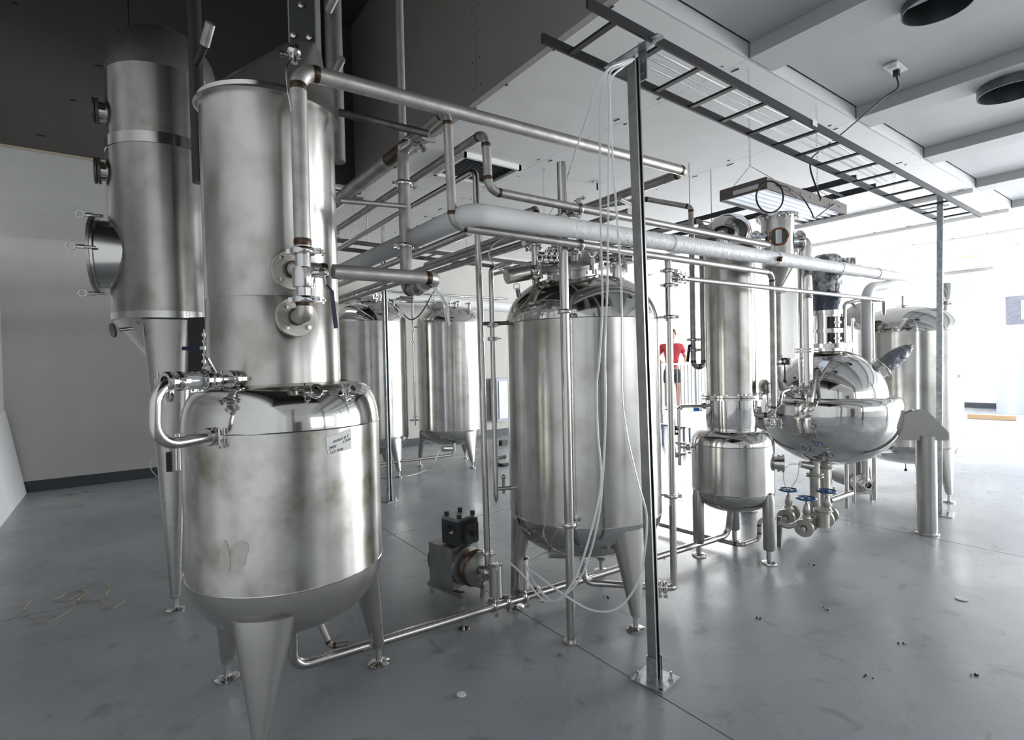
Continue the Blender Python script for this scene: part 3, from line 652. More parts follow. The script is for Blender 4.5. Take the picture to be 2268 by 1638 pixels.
solo(MB().cyl((t3x.x, t3x.y, z), V((lx.x, lx.y, z))+d*(l+.01), .011), 'tube_bracket', 'pipe_dark', 'dark bracket joining upright tube and level tube to the middle tank', 'bracket', (lx.x, lx.y, z))

# tube T3: over the pump
tx3 = D(1070, 800, 3.06)
t = pipe('polished upright tube dropping to the floor pump from overhead', [V((tx3.x-.02, 8.3, 2.47)), V((tx3.x-.02, tx3.y, 2.485)), V((tx3.x, tx3.y, .275))], .0185, 'tube', .045, 'pump_tube', 'tube', False, clamps=((1, .985),))
part(MB().lathe([(.0185, .02), (.019, 0), (.011, -.06)], (tx3.x, tx3.y, .255), n=18), 'reducer', 'fit', t)
# support pole
t = thing('support_pole', 'polished round support pole on the floor in front of the middle tank', 'pole', (1.775, 1.99, 0))
part(MB().cyl((1.775, 1.99, 0), (1.775, 1.99, 2.37), .0235, n=24), 'pole', 'tube', t); part(MB().disc((1.775, 1.99, .004), (0, 0, 1), .042, .008), 'base_disc', 'fit', t)
for yy in (690, 1163): clamp(t, V((1.775, 1.99, Y(1253, yy, 1.99).z)), (0, 0, 1), .0235, (.8, -.6, 0))
for z_, pr_ in ((z2, p2), (z3, p3)): clamp(t, V((1.84, 1.945, z_)), (1, 0, 0), .0195, (0, 0, 1)); part(MB().bar((1.80, 1.965, z_-.025), (1.86, 1.965, z_-.025), .05, .008), 'saddle', 'fit', t)

# floor transfer line + actuated valves
fl0, fl1 = V((.60, 2.49, .08)), V((3.60, 2.28, .08))
t = pipe('long polished floor transfer tube from near tank to the small still', [V((.57, 2.43, .36)), V((.57, 2.47, .08)), fl1, V((3.585, 2.24, .33))], .0225, 'tube', .07, 'transfer_tube', 'tube', False)
dirf = (fl1-fl0).normalized()
for px in (1085, 1115, 1150, 1180): q = Y(px, 1345-(px-1085)*.32, 2.44); clamp(t, V((q.x, 2.49-(q.x-.6)*.07, .08)), dirf, .024)
q = V((1.415, 2.433, 0)); part(MB().cyl(q, q+V((0, 0, .07)), .006, n=8).disc(q+V((0, 0, .003)), (0, 0, 1), .03, .006), 'support_stand', 'fit', t)
t = pipe('brownish stub pipe lying behind the near tank leg on the floor', [V((.70, 2.72, .30)), V((.78, 2.62, .045)), V((.86, 2.58, .05))], .014, 'pipe', .03, 'stub_pipe')
for i, (px, py) in enumerate(((1099, 1345), (1160, 1325))):
    q = Y(px, py, 2.42-.02*i); q = V((q.x, 2.49-(q.x-.6)*.07, .125)); t = thing('actuator_cylinder', ('left upright brushed actuator can on the floor transfer tube', 'right upright brushed actuator can on the floor transfer tube')[i], 'actuator', q, 'actuator cans on the floor tube')
    part(MB().lathe([(0, 0), (.03, 0), (.036, .004), (.037, .172), (.03, .177), (0, .177)], q, n=28), 'can', 'shell', t); part(MB().cyl(q-V((0, 0, .05)), q, .014), 'stem', 'fit', t)

# floor pump ------------------------------------------------------------------------
pc = V((1.62, 2.80, 0)); ax = V((.22, -1, 0)).normalized(); sx = V((-ax.y, ax.x, 0))
t = thing('floor_pump', 'dark grimy electric floor pump with motor left of the middle tank', 'pump', pc)
Rm = Matrix((ax, sx, V((0, 0, 1)))).transposed()
part(MB().lathe([(0, -.17), (.07, -.17), (.085, -.15), (.085, .02), (0, .02)], pc+V((0, 0, .16)), ax, 28), 'motor', 'motor', t)
b = MB().box(pc-ax*.05+V((0, 0, .16)), (.17, .175, .20), R=Rm); part(b, 'motor_cover', 'strut', t, 'worn grey cover plates', smooth=0)
part(MB().lathe([(.085, .02), (.092, .03), (.092, .05), (.06, .06), (.055, .09), (.078, .095), (.082, .11), (.082, .13), (.06, .14), (.035, .15), (0, .15)], pc+V((0, 0, .16)), ax, 32), 'pump_head', 'strut', t)
part(MB().torus(pc+V((0, 0, .16))+ax*.1, ax, .083, .006, 32, 8), 'casing_band', 'copper', t, 'orange brown band')
o = part(MB().cyl(pc+V((0, 0, .16))+ax*.15, pc+V((0, 0, .16))+ax*.21, .022), 'inlet', 'fit', t); clamp(o, pc+V((0, 0, .16))+ax*.19, ax, .022)
o = part(MB().box(pc+V((0, 0, .325)), (.13, .12, .12), R=Rm).box(pc+V((0, 0, .325))+ax*.07, (.04, .08, .09), R=Rm), 'terminal_box', 'motor', t)
part(MB().box(pc+V((0, 0, .392))-sx*.01, (.11, .11, .016), R=Rm), 'box_lid', 'motorlid', o)
for a_, b2 in ((-.045, -.045), (-.045, .045), (.045, -.045), (.045, .045)): part(MB().cyl(pc+V((0, 0, .395))+ax*a_+sx*b2, pc+V((0, 0, .418))+ax*a_+sx*b2, .012, n=8), 'lid_screw', 'motor', o)
part(MB().cyl(pc+V((0, 0, .35))-sx*.05, pc+V((0, 0, .34))-sx*.10, .014, n=10), 'cable_gland', 'motor', o); part(MB().cyl(pc+V((0, 0, .31))+ax*.06, pc+V((0, 0, .33))+ax*.11, .013, n=10), 'cable_gland', 'motor', o)
part(MB().box(pc-sx*.0605+V((0, 0, .33)), (.028, .002, .018), R=Rm), 'rating_plate', 'paper', o)
b = MB(); b.bar(pc-ax*.16-sx*.07+V((0, 0, .045)), pc+ax*.10-sx*.07+V((0, 0, .045)), .025, .02); b.bar(pc-ax*.16+sx*.07+V((0, 0, .045)), pc+ax*.10+sx*.07+V((0, 0, .045)), .025, .02); part(b, 'base_rails', 'strut', t)
for a_, b2 in ((-.14, -.07), (-.14, .07), (.08, -.07), (.08, .07)): part(MB().cyl(pc+ax*a_+sx*b2, pc+ax*a_+sx*b2+V((0, 0, .06)), .013, n=10), 'foot', 'fit', t)

for o_ in [t]+list(t.children_recursive):
    if o_ is t: o_.scale = (1.22, 1.22, 1.22)
# 6. small still -----------------------------------------------------------------------
R3 = .274
t = thing('still_boiler', 'small stainless still boiler with slender column on four short legs', 'still', (S0[0], S0[1], 0)); cz = (S0[0], S0[1], 0)
part(MB().lathe([(R3, .465), (R3, .79)], cz, n=96), 'shell', 'shell', t)
sh = [(R3, .79)] + [(.165+(R3-.165)*math.cos(PI/2*i/10)**.85, .79+.10*math.sin(PI/2*i/10)) for i in range(1, 11)] + [(.165, .905)]
part(MB().lathe(sh, cz, n=72), 'shoulder', 'head', t); part(MB().lathe(dome(R3, .15, .465, -1), cz, n=64), 'bottom_head', 'head', t)
part(MB().torus((S0[0], S0[1], .79), (0, 0, 1), R3, .003, 64, 6), 'weld_seam', 'fit', t)
part(MB().torus((S0[0], S0[1], .465), (0, 0, 1), R3, .003, 64, 6), 'weld_seam', 'fit', t)
part(MB().lathe([(.165, .90), (.17, .93), (.17, 1.105)], cz, n=64), 'neck', 'polish', t, 'mirror polished neck')
part(MB().lathe([(.17, 1.10), (.205, 1.10), (.205, 1.114), (.17, 1.114)], cz, n=64), 'neck_flange', 'fit', t); part(MB().lathe([(.16, 1.118), (.205, 1.118), (.205, 1.132), (.16, 1.132)], cz, n=64), 'neck_flange', 'fit', t)
for k in range(16): inst('bolt', bpy.data.meshes['flange_bolt'], t, polar(S0, k*22.5, .193, 1.133))
part(MB().lathe([(.165, 1.13), (.165, 2.02), (.165, 2.13)], cz, n=80), 'column', 'shell_dull', t)
part(MB().lathe([(.16, 2.13), (.20, 2.13), (.20, 2.16), (.16, 2.16)], cz, n=64), 'column_flange', 'fit', t)
part(MB().lathe([(.155, 2.16), (.155, 2.26), (.14, 2.33), (.10, 2.38), (.05, 2.40), (0, 2.405)], cz, n=64), 'column_head', 'polish', t, 'mirror polished domed head')
dcv = (V((0, 0, 0))+(EYE-V((S0[0], S0[1], HC)))).normalized(); 
part(MB().torus(V((S0[0], S0[1], 2.25))+dcv*.13+RT*.03, dcv, .085, .012, 36, 8), 'sight_port', 'copper', t, 'bronze tinted ring'); part(MB().disc(V((S0[0], S0[1], 2.25))+dcv*.14+RT*.03, dcv, .08, .02, 32), 'sight_window', 'darkglass', t)
q = V((S0[0], S0[1], 2.27))-RT*.15; part(MB().cyl(q+RT*.03, q-RT*.03+dcv*.03, .045).disc(q-RT*.035+dcv*.035, (dcv-RT).normalized(), .06, .014), 'side_port', 'flange', t)
for az in (152, 270, 30):
    a_ = math.radians(az); c0 = V((S0[0]+math.cos(a_)*(R3-.012), S0[1]+math.sin(a_)*(R3-.012), 0))
    o = part(MB().lathe([(0, .09), (.033, .09), (.038, .10), (.038, .42), (.030, .47), (0, .49)], c0, n=18), 'leg', 'leg', t)
    part(MB().lathe([(0, 0), (.048, 0), (.046, .01), (.018, .018), (.018, .095), (0, .095)], c0, n=18), 'foot', 'fit', o)
q = polar(S0, 217+80, R3-.02, .66); d = (q-V((S0[0], S0[1], .66))).normalized()
o = part(MB().lathe([(.045, 0), (.045, .035), (.058, .035), (.058, .05), (.05, .05), (.05, .062), (.06, .062), (.06, .078), (.042, .08)], q, d, 32), 'sight_port', 'fit', t, 'round porthole'); part(MB().disc(q+d*.07, d, .043, .006), 'porthole_glass', 'darkglass', o)
# side small-bore assembly at still's left
A = D(1570, 898, 3.95); B = D(1503, 900, 3.85); C = D(1501, 1030, 3.85); C = V((B.x, B.y, C.z))
t = pipe('thin side tube with lever valves hanging left of the small still', [A, B, C], .011, 'tube', .03, 'sample_tube', 'tube', False, clamps=((0, .15), (1, .35), (1, .62), (1, .8)))
for yy, m_ in ((950, 'navy'), (960, 'rubber'), (1010, 'fit')):
    q = V((B.x, B.y, D(1502, yy, 3.85).z)); part(MB().cyl(q, q-RT*.035, .009, n=10).bar(q-RT*.032, q-RT*.036+V((0, 0, .075)), .012, .012, (1, 0, 0)), 'valve_lever', m_, t)
q = D(1505, 990, 3.85); q = V((B.x, B.y, q.z)); part(MB().cyl(q, q+RT*.10, .009, n=10), 'side_arm', 'tube', t); clamp(t, q+RT*.06, RT, .01)
# twin verticals left of the small still
A = [D(1415, 452, 4.2), D(1432, 441, 4.1), D(1526, 460, 4.0), D(1536, 790, 4.0)]; zb = D(1545, 812, 4.0).z; u0 = V((A[3].x, A[3].y, 0)); A[2] = V((A[3].x, A[3].y, A[2].z))
v0 = D(1555, 600, 4.02); v0 = V((v0.x, v0.y, 0))
t = pipe('grey pipe with arched top and U-bend trap left of the small still', [V((A[0].x-.3, A[0].y+.4, A[1].z)), V((A[1].x, A[1].y, A[1].z)), A[2], u0+V((0, 0, zb)), v0+V((0, 0, zb)), v0+V((0, 0, 2.42)), V((v0.x, 5.2, 2.42))], .0195, 'pipe', .04, 'trap_pipe')
for yy in (752, 775): clamp(t, u0+V((0, 0, D(1536, yy, 4.0).z)), (0, 0, 1), .0195, (.8, -.6, 0))
q = u0+V((0, 0, D(1536, 765, 4.0).z)); part(MB().cyl(q, q-RT*.035, .01, n=10).bar(q-RT*.03, q-RT*.045-V((0, 0, .12)), .016, .012, (1, 0, 0)), 'valve_lever', 'navy', t, 'dark blue lever')
q = v0+V((0, 0, D(1555, 765, 4.0).z)); part(MB().cyl(q-RT*.02, q+RT*.11, .008, n=10), 'bracket_rod', 'tube', t)
# bottom outlet of still + pipe runs on floor
q = V((3.585, 2.24, .33)); t = thing('drain_fitting', 'small clamped outlet fitting under the small still', 'fitting', q); part(MB().cyl(q, (S0[0], S0[1]+.01, .33), .02), 'outlet', 'fit', t); clamp(t, q+V((-.01, -.01, .0)), V((1, .3, 0)), .022)
A = [Z(1458, 1160, .05), Z(1563, 1188, .05), Z(1640, 1207, .05), Z(1682, 1192, .05), None]
A[4] = A[3]+V((0, 0, .14)); A.append(A[4]+V((.12, -.05, 0)))
pipe('brown-tinted grey floor pipe running under the small still', A, .015, 'pipe', .04, 'condensate_pipe')
# rectifier + cone at upper right of still
q = D(1722, 525, 4.1); CR = V((q.x, q.y, 0))
t = thing('condenser_pot', 'polished condenser pot with inverted cone bottom beside the still column', 'condenser', (q.x, q.y, 1.6))
zt5, zm5, zb5 = D(1722, 482, 4.1).z, D(1722, 590, 4.1).z, D(1700, 640, 4.1).z
part(MB().lathe([(0, zt5), (.115, zt5), (.115, zm5)], CR, n=48), 'pot', 'shell', t); part(MB().lathe([(.115, zm5), (.02, zb5)], CR, n=40), 'cone', 'shell_dull', t); part(MB().lathe([(.115, zt5-.01), (.15, zt5-.01), (.15, zt5+.012), (.0, zt5+.012)], CR, n=40), 'top_flange', 'fit', t)
for k in range(12): inst('bolt', bpy.data.meshes['flange_bolt'], t, CR+V((.137*math.cos(k*.5236), .137*math.sin(k*.5236), zt5-.012)), (0, 0, -1))
part(MB().bar(V((CR.x, CR.y, zm5+.05))+RT*.11, V((CR.x, CR.y, zt5-.02))+RT*.11, .012, .03, (1, 0, 0)), 'edge_plate', 'fit', t)
q = CR+V((0, 0, (zt5+zm5)/2+.02)); part(MB().cyl(q, q-RT*.28, .055), 'bridge_duct', 'polish', t); clamp(t, q-RT*.17, RT, .056)
part(MB().torus(q+dcv*.11, dcv, .06, .01, 28, 8), 'sight_port', 'copper', t); part(MB().disc(q+dcv*.108, dcv, .056, .01), 'sight_window', 'darkglass', t)
low = D(1700, 850, 4.1)
t = pipe('thin upright pipe dropping from the condenser cone to the round kettle', [V((CR.x, CR.y, zb5+.01)), V((CR.x, CR.y, low.z+.02)), V((CR.x+.03, CR.y, low.z-.05)), V((CR.x+.1, CR.y-.05, low.z-.1))], .017, 'pipe', .05, 'drop_pipe', clamps=((0, .05),), welds=False)
# large overhead vapour elbow to the kettle
A = CR+V((0, 0, (zt5+zm5)/2)); B = D(1787, 535, 4.2); B = V((B.x, B.y, A.z+.0))
C = D(1786, 870, 4.12)
t = pipe('thick polished vapour pipe bending down from the condenser to the kettle', [A+RT*.1, V((C.x, C.y, A.z)), V((C.x, C.y, 1.12))], .052, 'polish', .11, 'vapour_pipe', welds=False, n=28)
part(MB().disc(A+RT*.165, RT, .085, .02, 32), 'flange', 'fit', t); part(MB().disc(V((C.x, C.y, D(1782, 773, 4.12).z)), (0, 0, 1), .085, .012, 32), 'flange', 'fit', t); part(MB().disc(V((C.x, C.y, D(1782, 779, 4.12).z)), (0, 0, 1), .085, .012, 32), 'flange', 'fit', t)
# flange on feed pipe near still
q = D(1692, 857, 3.72); t = thing('pipe_flange', 'thin bolted flange on the feed pipe beside the still column', 'flange', q)
for s in (-.009, .009): part(MB().disc(q+RT*s, RT, .052, .010, 28), 'flange_plate', 'flange', t)
for k in range(4): e = V((0, 0, 1))*math.cos(k*PI/2+.7)*.04+FW*math.sin(k*PI/2+.7)*.04; inst('bolt', bpy.data.meshes['flange_bolt'], t, q+RT*.013+e, RT)

# 7. round jacketed kettle ----------------------------------------------------------------
C4 = (4.67, 2.04); RK = .508; zk = .98
t = thing('round_kettle', 'mirror polished round kettle with raised belt and domed lid', 'kettle', (C4[0], C4[1], 0)); cz = (C4[0], C4[1], 0)
pr = [(RK*.93*math.cos(a*PI/24), .935+.475*0+(.5)*math.sin(a*PI/24)*.96) for a in range(1, 13)]
part(MB().lathe([(RK*.83, 1.055)]+[(RK*.82*math.cos(PI/2*i/14), 1.055+.39*math.sin(PI/2*i/14)) for i in range(0, 15)], cz, n=96), 'dome', 'polish', t)
part(MB().lathe([(RK*.80, 1.068), (RK*.90, 1.064), (RK*.95, 1.056), (RK*.985, 1.035), (RK, 1.0), (RK, .93), (RK*.995, .90)], cz, n=96), 'belt', 'polish', t)
part(MB().lathe([(RK*.995, .90)]+[(RK*.995*math.cos(PI/2*i/14)**.95, .90-.39*math.sin(PI/2*i/14)) for i in range(1, 15)], cz, n=96), 'bowl', 'polish', t)
zf = 1.45
part(MB().lathe([(.13, zf-.04), (.13, zf), (.19, zf), (.19, zf+.02), (.19, zf+.035), (.1, zf+.035)], cz, n=48), 'top_flange', 'fit', t)
for k in range(12): inst('bolt', bpy.data.meshes['flange_bolt'], t, polar(C4, k*30, .172, zf+.036))
for az in (300, 100, 27):
    a_ = math.radians(az); ax = V((math.cos(a_), math.sin(a_), 0)); tx = V((-ax.y, ax.x, 0)); c0 = V((C4[0], C4[1], 0))+ax*.655
    o = part(MB().cyl(c0+V((0, 0, .008)), c0+V((0, 0, .76)), .066, n=32), 'leg', 'leg', t); part(MB().disc(c0+V((0, 0, .006)), (0, 0, 1), .078, .012, 28), 'foot_plate', 'fit', o)
    for s in (-1, 1):
        e = c0+tx*s*.034; part(MB().prism([e+ax*.12+V((0, 0, .73)), e-ax*.24+V((0, 0, .72)), e-ax*.24+V((0, 0, .88)), e-ax*.08+V((0, 0, .955)), e+ax*.0+V((0, 0, .955)), e+ax*.13+V((0, 0, .79)), e+ax*.13+V((0, 0, .74))], tx*s*.008), 'bracket_plate', 'leg', t, smooth=0)
    part(MB().prism([c0-tx*.034+ax*.0+V((0, 0, .95)), c0+tx*.034+V((0, 0, .95)), c0+tx*.034-ax*.08+V((0, 0, .95)), c0-tx*.034-ax*.08+V((0, 0, .95))], (0, 0, .008)), 'bracket_cap', 'leg', t, smooth=0)
# angled sight-glass cannon
A = D(1940, 822, 4.36); B = D(1990, 786, 4.33); d = (B-A).normalized()
o = part(MB().cyl(A-d*.05, A+d*.05, .078, n=32), 'glass_neck', 'fit', t); part(MB().torus(A+d*.05, d, .082, .009, 32, 8), 'neck_ring', 'fit', o)
part(MB().lathe([(.068, .05), (.068, .19), (.05, .26), (.03, .31), (.02, .315)], A, d, 28), 'capped_lamp_tube', 'film_dark', t, 'grey green capped tube pointing up right'); part(MB().cyl(A+d*.31, A+d*.33, .024), 'lamp_tip', 'fit', t)
# small valves on kettle left front
for px, py, dep, nm in ((1733, 800, 4.1, 'vent_valve'), (1775, 862, 4.08, 'ball_valve'), (1712, 935, 4.0, 'drain_cock')):
    q = D(px, py, dep); o = part(MB().cyl(q-RT*.05, q+RT*.05, .015).ball(q, .026, 12).cyl(q, q+V((0, 0, .05)), .012), nm, 'fit', t); clamp(o, q+RT*.04, RT, .016); clamp(o, q-RT*.04, RT, .016)
q = D(1738, 800, 4.05); o = part(MB().torus(q, dcv, .022, .006, 20, 8), 'round_handle', 'rubber', t); part(MB().cyl(q-V((0, 0, .02)), q-V((0, 0, .14)), .005, n=8).ball(q-V((0, 0, .15)), .013, 10), 'black_knob_rod', 'rubber', t)
hose(None, [D(1700, 868, 3.98), D(1702, 895, 3.96), D(1714, 905, 3.95), D(1727, 893, 3.95), D(1732, 870, 3.97), D(1748, 862, 4.02)], .012, 'fit', 'looped_tube', par=t)
part(MB().cyl(D(1714, 905, 3.95), D(1712, 945, 3.95), .012), 'loop_drain', 'fit', t); clamp(t, D(1713, 922, 3.95), (0, 0, 1), .013); clamp(t, D(1713, 940, 3.95), (0, 0, 1), .013)
hose(None, [D(1804, 842, 4.10), D(1800, 858, 4.02), D(1795, 875, 3.96), D(1793, 890, 3.95)], .026, 'fit', 'cast_elbow', par=t, n=16)
q = D(1675, 925, 4.3); part(MB().disc(q, (0, 0, 1), .05, .02, 24), 'blue_handwheel', 'navy', t, 'dark blue wheel seen between still and kettle')
# wrapped drive motor
cm = V((C4[0], C4[1], 0)); MX = (D(1832, 700, 4.40)); MX = V((MX.x, MX.y, 0))
t = thing('agitator_drive', 'agitator motor wrapped in grey plastic film on top of the round kettle', 'motor', MX+V((0, 0, zf+.03)))
def zz(y): return D(1832, y, 4.40).z
part(MB().lathe([(.10, zz(775)), (.10, zz(768)), (.13, zz(768)), (.13, zz(764)), (0, zz(764))], MX, n=36), 'stand_base', 'fit', t)
part(MB().lathe([(0, zz(766)), (.098, zz(766)), (.098, zz(695)), (0, zz(695))], MX, n=40), 'lantern_stand', 'fit', t)
for ya, yb2 in ((703, 728), (738, 763)):
    for da in (0, PI):
        f_d = V((math.cos(YAW+PI+da+.15), math.sin(YAW+PI+da+.15), 0)); u_ = V((-f_d.y, f_d.x, 0)); cc_ = MX+f_d*.088+V((0, 0, (zz(ya)+zz(yb2))/2)); Rq = Matrix((u_, f_d, V((0, 0, 1)))).transposed()
        o = part(MB().box(cc_, (.125, .035, zz(ya)-zz(yb2)), R=Rq), 'window_recess', 'darkgap', t, 'dark window in the motor stand', smooth=0)
        if da == 0: part(MB().cyl(cc_+f_d*.012+V((0, 0, -.04)), cc_+f_d*.012+V((0, 0, .04)), .024).cyl(cc_+f_d*.012+V((0, 0, -.008)), cc_+f_d*.012+V((0, 0, .008)), .036), 'drive_shaft', 'tube', o)
part(MB().lathe([(.10, zz(737)), (.112, zz(737)), (.112, zz(729)), (.10, zz(729))], MX, n=32), 'stand_ring', 'fit', t)
part(MB().lathe([(.112, zz(697)), (.112, zz(688)), (0, zz(688))], MX, n=36), 'adapter_plate', 'fit', t)
part(MB().lathe([(.108, zz(688)), (.110, zz(650)), (0, zz(645))], MX, n=40), 'gearbox', 'film_blue', t, 'blue gearbox under clear film')
rings = []
for i in range(14):
    q = i/13; z = zz(648)+(zz(565)-zz(648))*q; rr = .112*(1-.22*abs(q-.4)) * (1 if q < .95 else .75); ring = []
    for j in range(28): a_ = 2*PI*j/28; ring.append(MX+V((math.cos(a_), math.sin(a_), 0))*rr*(1+random.uniform(-.07, .07))+V((0, 0, z)))
    rings.append(ring)
part(MB().loft(rings), 'plastic_wrap', 'film', t, smooth=80)
q = MX+V((0, 0, zz(588)))+RT*.13; Rq = Matrix((RT, V((0, 0, 1)).cross(RT), V((0, 0, 1)))).transposed(); part(MB().box(q, (.14, .12, .10), R=Rq), 'wrapped_terminal_box', 'film', t, smooth=0)
# kettle bottom outlets, valves, lines
t = thing('valve_manifold', 'cluster of flanged pipes with three blue handwheel valves under the kettle', 'valves', (C4[0]-.25, C4[1]-.2, .0))
def fz(x, y, z): q = Z(x, y, z); return q
def hdl(px, py, dep):
    q = D(px, py, dep); o = part(MB().torus(q, (0, 0, 1), .066, .007, 32, 8), 'handwheel', 'blue', t, 'blue handwheel'); b = MB().cyl(q-V((0, 0, .01)), q+V((0, 0, .01)), .014, n=12)
    for k in range(4): a_ = k*PI/2+.4; b.bar(q, q+V((math.cos(a_), math.sin(a_), 0))*.064, .010, .006)
    part(b, 'spokes', 'blue', o)
    part(MB().cyl(q, q-V((0, 0, .05)), .008, n=10).lathe([(.012, -.16), (.035, -.155), (.03, -.13), (.022, -.12), (.028, -.10), (.018, -.05), (.010, -.04)], q, n=20), 'bonnet', 'flange', t)
    return q-V((0, 0, .20))
for px, py, dep, d0 in ((1746, 1084, 4.25, .9), (1786, 1103, 3.98, .9), (1831, 1087, 4.18, .9)):
    q = hdl(px, py, dep); dd = (V((.75, .3, 0))).normalized() if px != 1831 else V((.8, .1, 0)).normalized()
    dd = (RT*.62+FW*.72); dd.z = 0; dd.normalize()
    part(MB().ball(q, .047, 20, (1, 1, .9)).cyl(q-dd*.07, q+dd*.07, .032), 'valve_body', 'flange', t)
    for s in (-1, 1):
        part(MB().disc(q+dd*.075*s, dd, .064, .012, 28), 'flange', 'flange', t); part(MB().disc(q+dd*.090*s, dd, .064, .012, 28), 'flange', 'flange', t)
    part(MB().disc(q+V((0, 0, .048)), (0, 0, 1), .042, .012, 20), 'bonnet_flange', 'flange', t)
    if px < 1800: weld(t, q-dd*.10, dd, .022); part(MB().cyl(q-dd*.095, q-dd*.17, .02), 'stub', 'flange', t)
vq = D(1822, 1145, 3.98); part(MB().cyl(vq+V((0, 0, .05)), vq-V((0, 0, .07)), .045, n=28).disc(vq+V((0, 0, .055)), (0, 0, 1), .06, .014).disc(vq+V((0, 0, .04)), (0, 0, 1), .06, .012), 'steam_trap', 'flange', t)
for px, r, yt, yb_, dep in ((1804, .036, 1048, 1165, 4.30), (1827, .034, 1030, 1150, 4.45)):
    A = D(px, yt, dep); B = D(px, yb_, dep); B = V((A.x, A.y, max(.10, B.z))); part(MB().cyl(V((A.x, A.y, .56)), B, r, n=24), 'outlet_pipe', 'flange', t)
    for s in (0, .02): part(MB().disc(V((A.x, A.y, A.z-s)), (0, 0, 1), r+.028, .012, 28), 'flange', 'flange', t)
A = D(1772, 1027, 4.28); B = D(1798, 1032, 4.28); part(MB().cyl(A, B, .026, .034, n=24), 'side_cone', 'fit', t)
A = D(1838, 1108, 4.6); B = D(1885, 1092, 4.75); part(MB().cyl(A, B, .026), 'pump_suction_tube', 'tube', t)
A = [D(1725, 1158, 3.9), D(1745, 1165, 3.88), D(1765, 1160, 3.86)]; hose(None, A, .018, 'pipe', 'curved_inlet', par=t, n=14)
q = Z(1727, 1209, 0); solo(MB().bar(q, q+V((0, 0, .22)), .03, .02, (1, 0, 0)), 'angle_support', 'strut', 'short steel angle support on the floor left of the blue valves', 'support', q)
# shielded pump at right
c0 = Z(1922, 1112, 0); t = thing('shielded_pump', 'stainless pump with bent sheet-metal motor shield right of the blue valves', 'pump', c0)
e1 = RT*1.0; e1.z = 0; e1.normalize(); e2 = V((-e1.y, e1.x, 0)); bx = c0+e2*.10
P = lambda a, b2, z: bx+e1*a+e2*b2+V((0, 0, z))
b = MB(); b.prism([P(-.12, 0, .05), P(.12, 0, .05), P(.09, 0, .30), P(.05, 0, .40), P(-.11, 0, .40)], e2*.006); part(b, 'shield_front', 'leg', t, smooth=0)
b = MB(); b.prism([P(.12, 0, .05), P(.16, .36, .05), P(.16, .36, .28), P(.09, 0, .30)], -e1*.006); b.prism([P(.09, 0, .30), P(.16, .36, .28), P(.09, .36, .40), P(.05, 0, .40)], -e1*.006); part(b, 'shield_side', 'white', t, 'side sheet in white for its bright reflection', smooth=0)  # white colour stands in for the bright reflection on the steel side
b = MB(); b.prism([P(-.11, 0, .40), P(.05, 0, .40), P(.12, .30, .41), P(-.04, .30, .41)], V((0, 0, .006))); part(b, 'shield_top', 'leg', t, smooth=0)
part(MB().cyl(P(-.02, .01, .17), P(-.02, .32, .17), .075, n=24), 'motor', 'strut', t)
part(MB().lathe([(.09, 0), (.095, .02), (.085, .045), (.055, .06), (.05, .09), (.03, .10), (.03, .14)], P(-.02, -.005, .17), -e2, 32), 'pump_head', 'fit', t); clamp(t, P(-.02, -.13, .17), e2, .03)
part(MB().cyl(P(.015, -.05, .18), P(.015, -.05, .46), .028, n=20), 'outlet_pipe', 'tube', t)
for a_, b2 in ((-.09, -.03), (.08, -.03), (-.09, .28), (.12, .3)): part(MB().cyl(V((P(a_, b2, 0).x, P(a_, b2, 0).y, 0)), P(a_, b2, .06), .014, n=12), 'foot', 'fit', t)

# 8. right-hand storage tank -----------------------------------------------------------------
C5 = (6.383, 2.037)
t5 = storage_tank('right-hand upright storage tank behind the round kettle', C5, .44, .51, 1.60, 1.865, .30, (243, 3, 123), .43, .10)
az = 257; q = polar(C5, 262, .442, 1.16); lb5 = thing('tank_label', 'small white label on the right-hand storage tank', 'label', q)
def lp5(u, v, off=0): a = math.radians(262)+u/.44; return V((C5[0]+(.4412+off)*math.cos(a), C5[1]+(.4412+off)*math.sin(a), 1.17+v))
vs = []; fs = []
for i in range(5): u = -.045+.09*i/4; vs += [lp5(u, -.022), lp5(u, .022)]
for i in range(4): fs.append((2*i, 2*i+2, 2*i+3, 2*i+1))
part(MB().add(vs, fs), 'paper', 'paper', lb5); text_on(lb5, 'T4', .035, lambda x, y: lp5(-.03+x, -.012+y, .001), 'ink')
bpy.data.objects.remove(lb5.children[1]) if False else None
mw = manway(t5, D(1905, 705, 5.3), (D(1880, 690, 5.3)-D(1905, 712, 5.35)), .11, .05, bolts=6)
q = D(1915, 668, 5.4)
for px, r, ytop, dep, m_, nm in ((2095, .026, 628, 5.2, 'polish', 'spray_head'), (1918, .018, 680, 5.3, 'fit', 'nozzle'), (2000, .02, 655, 5.35, 'fit', 'nozzle')):
    A = D(px, ytop, dep); zb_ = 1.80; o = part(MB().cyl((A.x, A.y, zb_), A, r*.7), nm, 'fit', t5); clamp(o, V((A.x, A.y, zb_+.06)), (0, 0, 1), r*.7)
A = D(2093, 670, 5.2); part(MB().lathe([(.03, 0), (.055, .01), (.055, .17), (.045, .185), (0, .19)], A, n=24), 'vent_canister', 'polish', t5)
A = [D(1500, 616, 3.2), D(1950, 664, 5.0)]
fx = V((vx, vy, Y(1490, 614, 1.945).z)); ff = Y(1957, 664, 1.83)
t = pipe('thin pale fill tube from the drain riser to the right-hand tank', [fx, V(ff), V((ff.x+.03, 1.84, ff.z-.12))], .0155, 'tube', .03, 'fill_tube', 'tube', False, clamps=((0, .02), (0, .035)))
